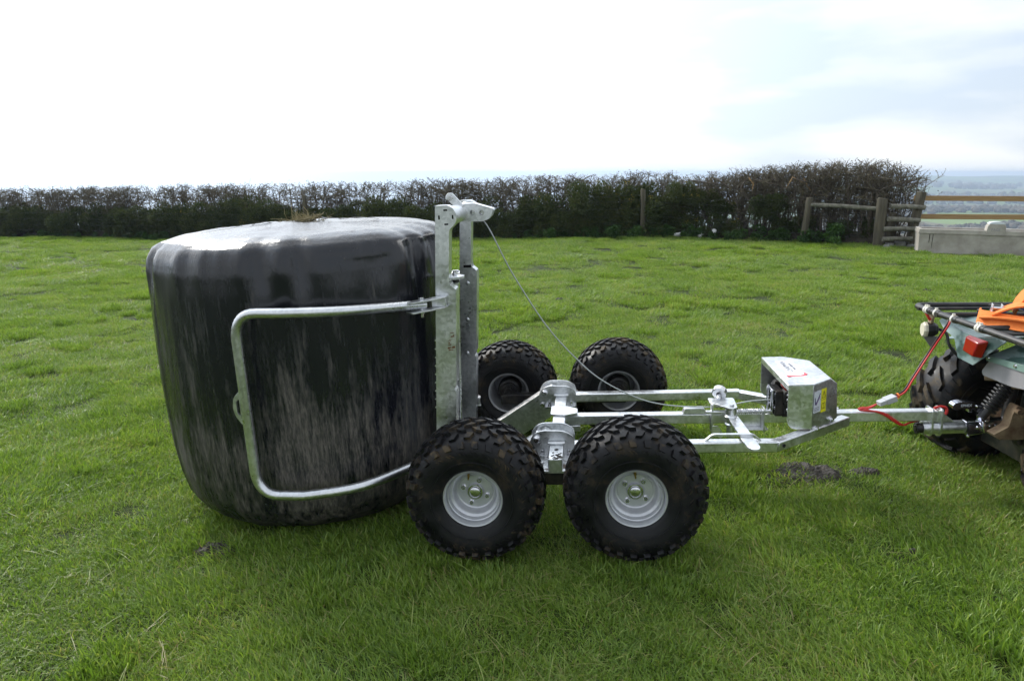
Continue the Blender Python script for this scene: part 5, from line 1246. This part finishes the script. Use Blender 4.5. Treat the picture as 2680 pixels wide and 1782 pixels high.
for k, me_ in enumerate(PT):
    o = bpy.data.objects.new('grass_patch_%02d' % k, me_); gcol.objects.link(o)
pos, rot_, scl, idx = [], [], [], []
r = np.random.default_rng(99)
def scatter(y0, y1, dens, s0, s1):
    ymid = (y0 + y1) / 2; half = .80 * y1 + 1.3; n = int(dens * (y1 - y0) * 2 * half); X, Y = r.uniform(-half, half, n), r.uniform(y0, y1, n)
    for x, y in zip(X, Y):
        if abs(x) > .80 * y + 1.3 or y > fy(x) + .35: continue
        if any(((x - a) / (c * .92)) ** 2 + ((y - b_) / (d * .92)) ** 2 < 1 for a, b_, c, d in MUD) and r.random() < .93: continue
        u = noise.noise(V(x * .9, y * .9, 21)); w = noise.noise(V(x * 2.3, y * 2.3, 31)); z = gz(x, y)
        if u > .18: k = r.choice([3, 3, 2, 5, 2, 1])
        elif u < -.20: k = r.choice([4, 6, 0, 1, 6, 0])
        else: k = r.choice([0, 1, 2, 0, 1, 6, 3])
        if w > .33 and r.random() < .5: k = 5
        if w < -.45 and r.random() < .30: continue                       # thin spots where soil shows
        if r.random() < .04: k = 4
        if r.random() < .10:
            pos.append((x, y, z + .012)); rot_.append((0, 0, r.uniform(0, 6.28))); scl.append(r.uniform(.7, 1.2)); idx.append(7)
        fl = math.atan2(noise.noise(V(x * .6, y * .6, 41)), noise.noise(V(x * .6, y * .6, 51)))
        pos.append((x, y, z)); rot_.append((r.normal(0, .06), r.normal(0, .06), fl + r.normal(0, .5))); scl.append(r.uniform(s0, s1)); idx.append(int(k))
scatter(.9, 4.2, 105, .75, 1.15); scatter(4.2, 7, 48, .85, 1.2); scatter(7, 11, 30, 1.0, 1.35); scatter(11, 19, 20, 1.15, 1.55)
gm = bpy.data.meshes.new('grass'); gm.from_pydata(pos, [], [])
for nm, ty, data in (('rot', 'FLOAT_VECTOR', np.array(rot_, np.float32).ravel()), ('scl', 'FLOAT', np.array(scl, np.float32)), ('idx', 'INT', np.array(idx, np.int32))):
    at = gm.attributes.new(nm, ty, 'POINT'); at.data.foreach_set('vector' if ty == 'FLOAT_VECTOR' else 'value', data)
grass = bpy.data.objects.new('grass', gm); col.objects.link(grass); tag(grass, 'short green pasture grass with dry blades covering the field', 'grass', kind='stuff')
ng = bpy.data.node_groups.new('grass_scatter', 'GeometryNodeTree')
ng.interface.new_socket('Geometry', in_out='INPUT', socket_type='NodeSocketGeometry'); ng.interface.new_socket('Geometry', in_out='OUTPUT', socket_type='NodeSocketGeometry')
gi, go = ng.nodes.new('NodeGroupInput'), ng.nodes.new('NodeGroupOutput'); iop = ng.nodes.new('GeometryNodeInstanceOnPoints'); ci = ng.nodes.new('GeometryNodeCollectionInfo')
ci.inputs['Collection'].default_value = gcol; ci.inputs['Separate Children'].default_value = True; ci.inputs['Reset Children'].default_value = True
def nattr(nm, ty): a = ng.nodes.new('GeometryNodeInputNamedAttribute'); a.data_type = ty; a.inputs['Name'].default_value = nm; return a.outputs['Attribute']
e2r = ng.nodes.new('FunctionNodeEulerToRotation'); ng.links.new(nattr('rot', 'FLOAT_VECTOR'), e2r.inputs[0])
m2p = ng.nodes.new('GeometryNodeMeshToPoints'); ng.links.new(gi.outputs[0], m2p.inputs['Mesh']); ng.links.new(m2p.outputs[0], iop.inputs['Points'])
ng.links.new(ci.outputs[0], iop.inputs['Instance']); iop.inputs['Pick Instance'].default_value = True
ng.links.new(nattr('idx', 'INT'), iop.inputs['Instance Index']); ng.links.new(e2r.outputs[0], iop.inputs['Rotation']); ng.links.new(nattr('scl', 'FLOAT'), iop.inputs['Scale']); ng.links.new(iop.outputs[0], go.inputs[0])
gmod = grass.modifiers.new('scatter', 'NODES'); gmod.node_group = ng

# ------------------------------------------------------------------ haze in the valley air
hzb = MB(); hzb.span((-5200, -5200, -275), (5200, 5200, 14.0)); hazeo = hzb.build('haze', None, None, 0); tag(hazeo, 'pale damp haze filling the valley', kind='stuff')
hm = bpy.data.materials.new('haze'); hm.use_nodes = True; hn = hm.node_tree.nodes; hn.clear()
ho, hv = hn.new('ShaderNodeOutputMaterial'), hn.new('ShaderNodeVolumePrincipled'); hv.inputs['Color'].default_value = (.68, .82, 1.0, 1); hv.inputs['Density'].default_value = .00042; hv.inputs['Anisotropy'].default_value = .45
hm.node_tree.links.new(hv.outputs[0], ho.inputs['Volume']); hazeo.data.materials.append(hm)
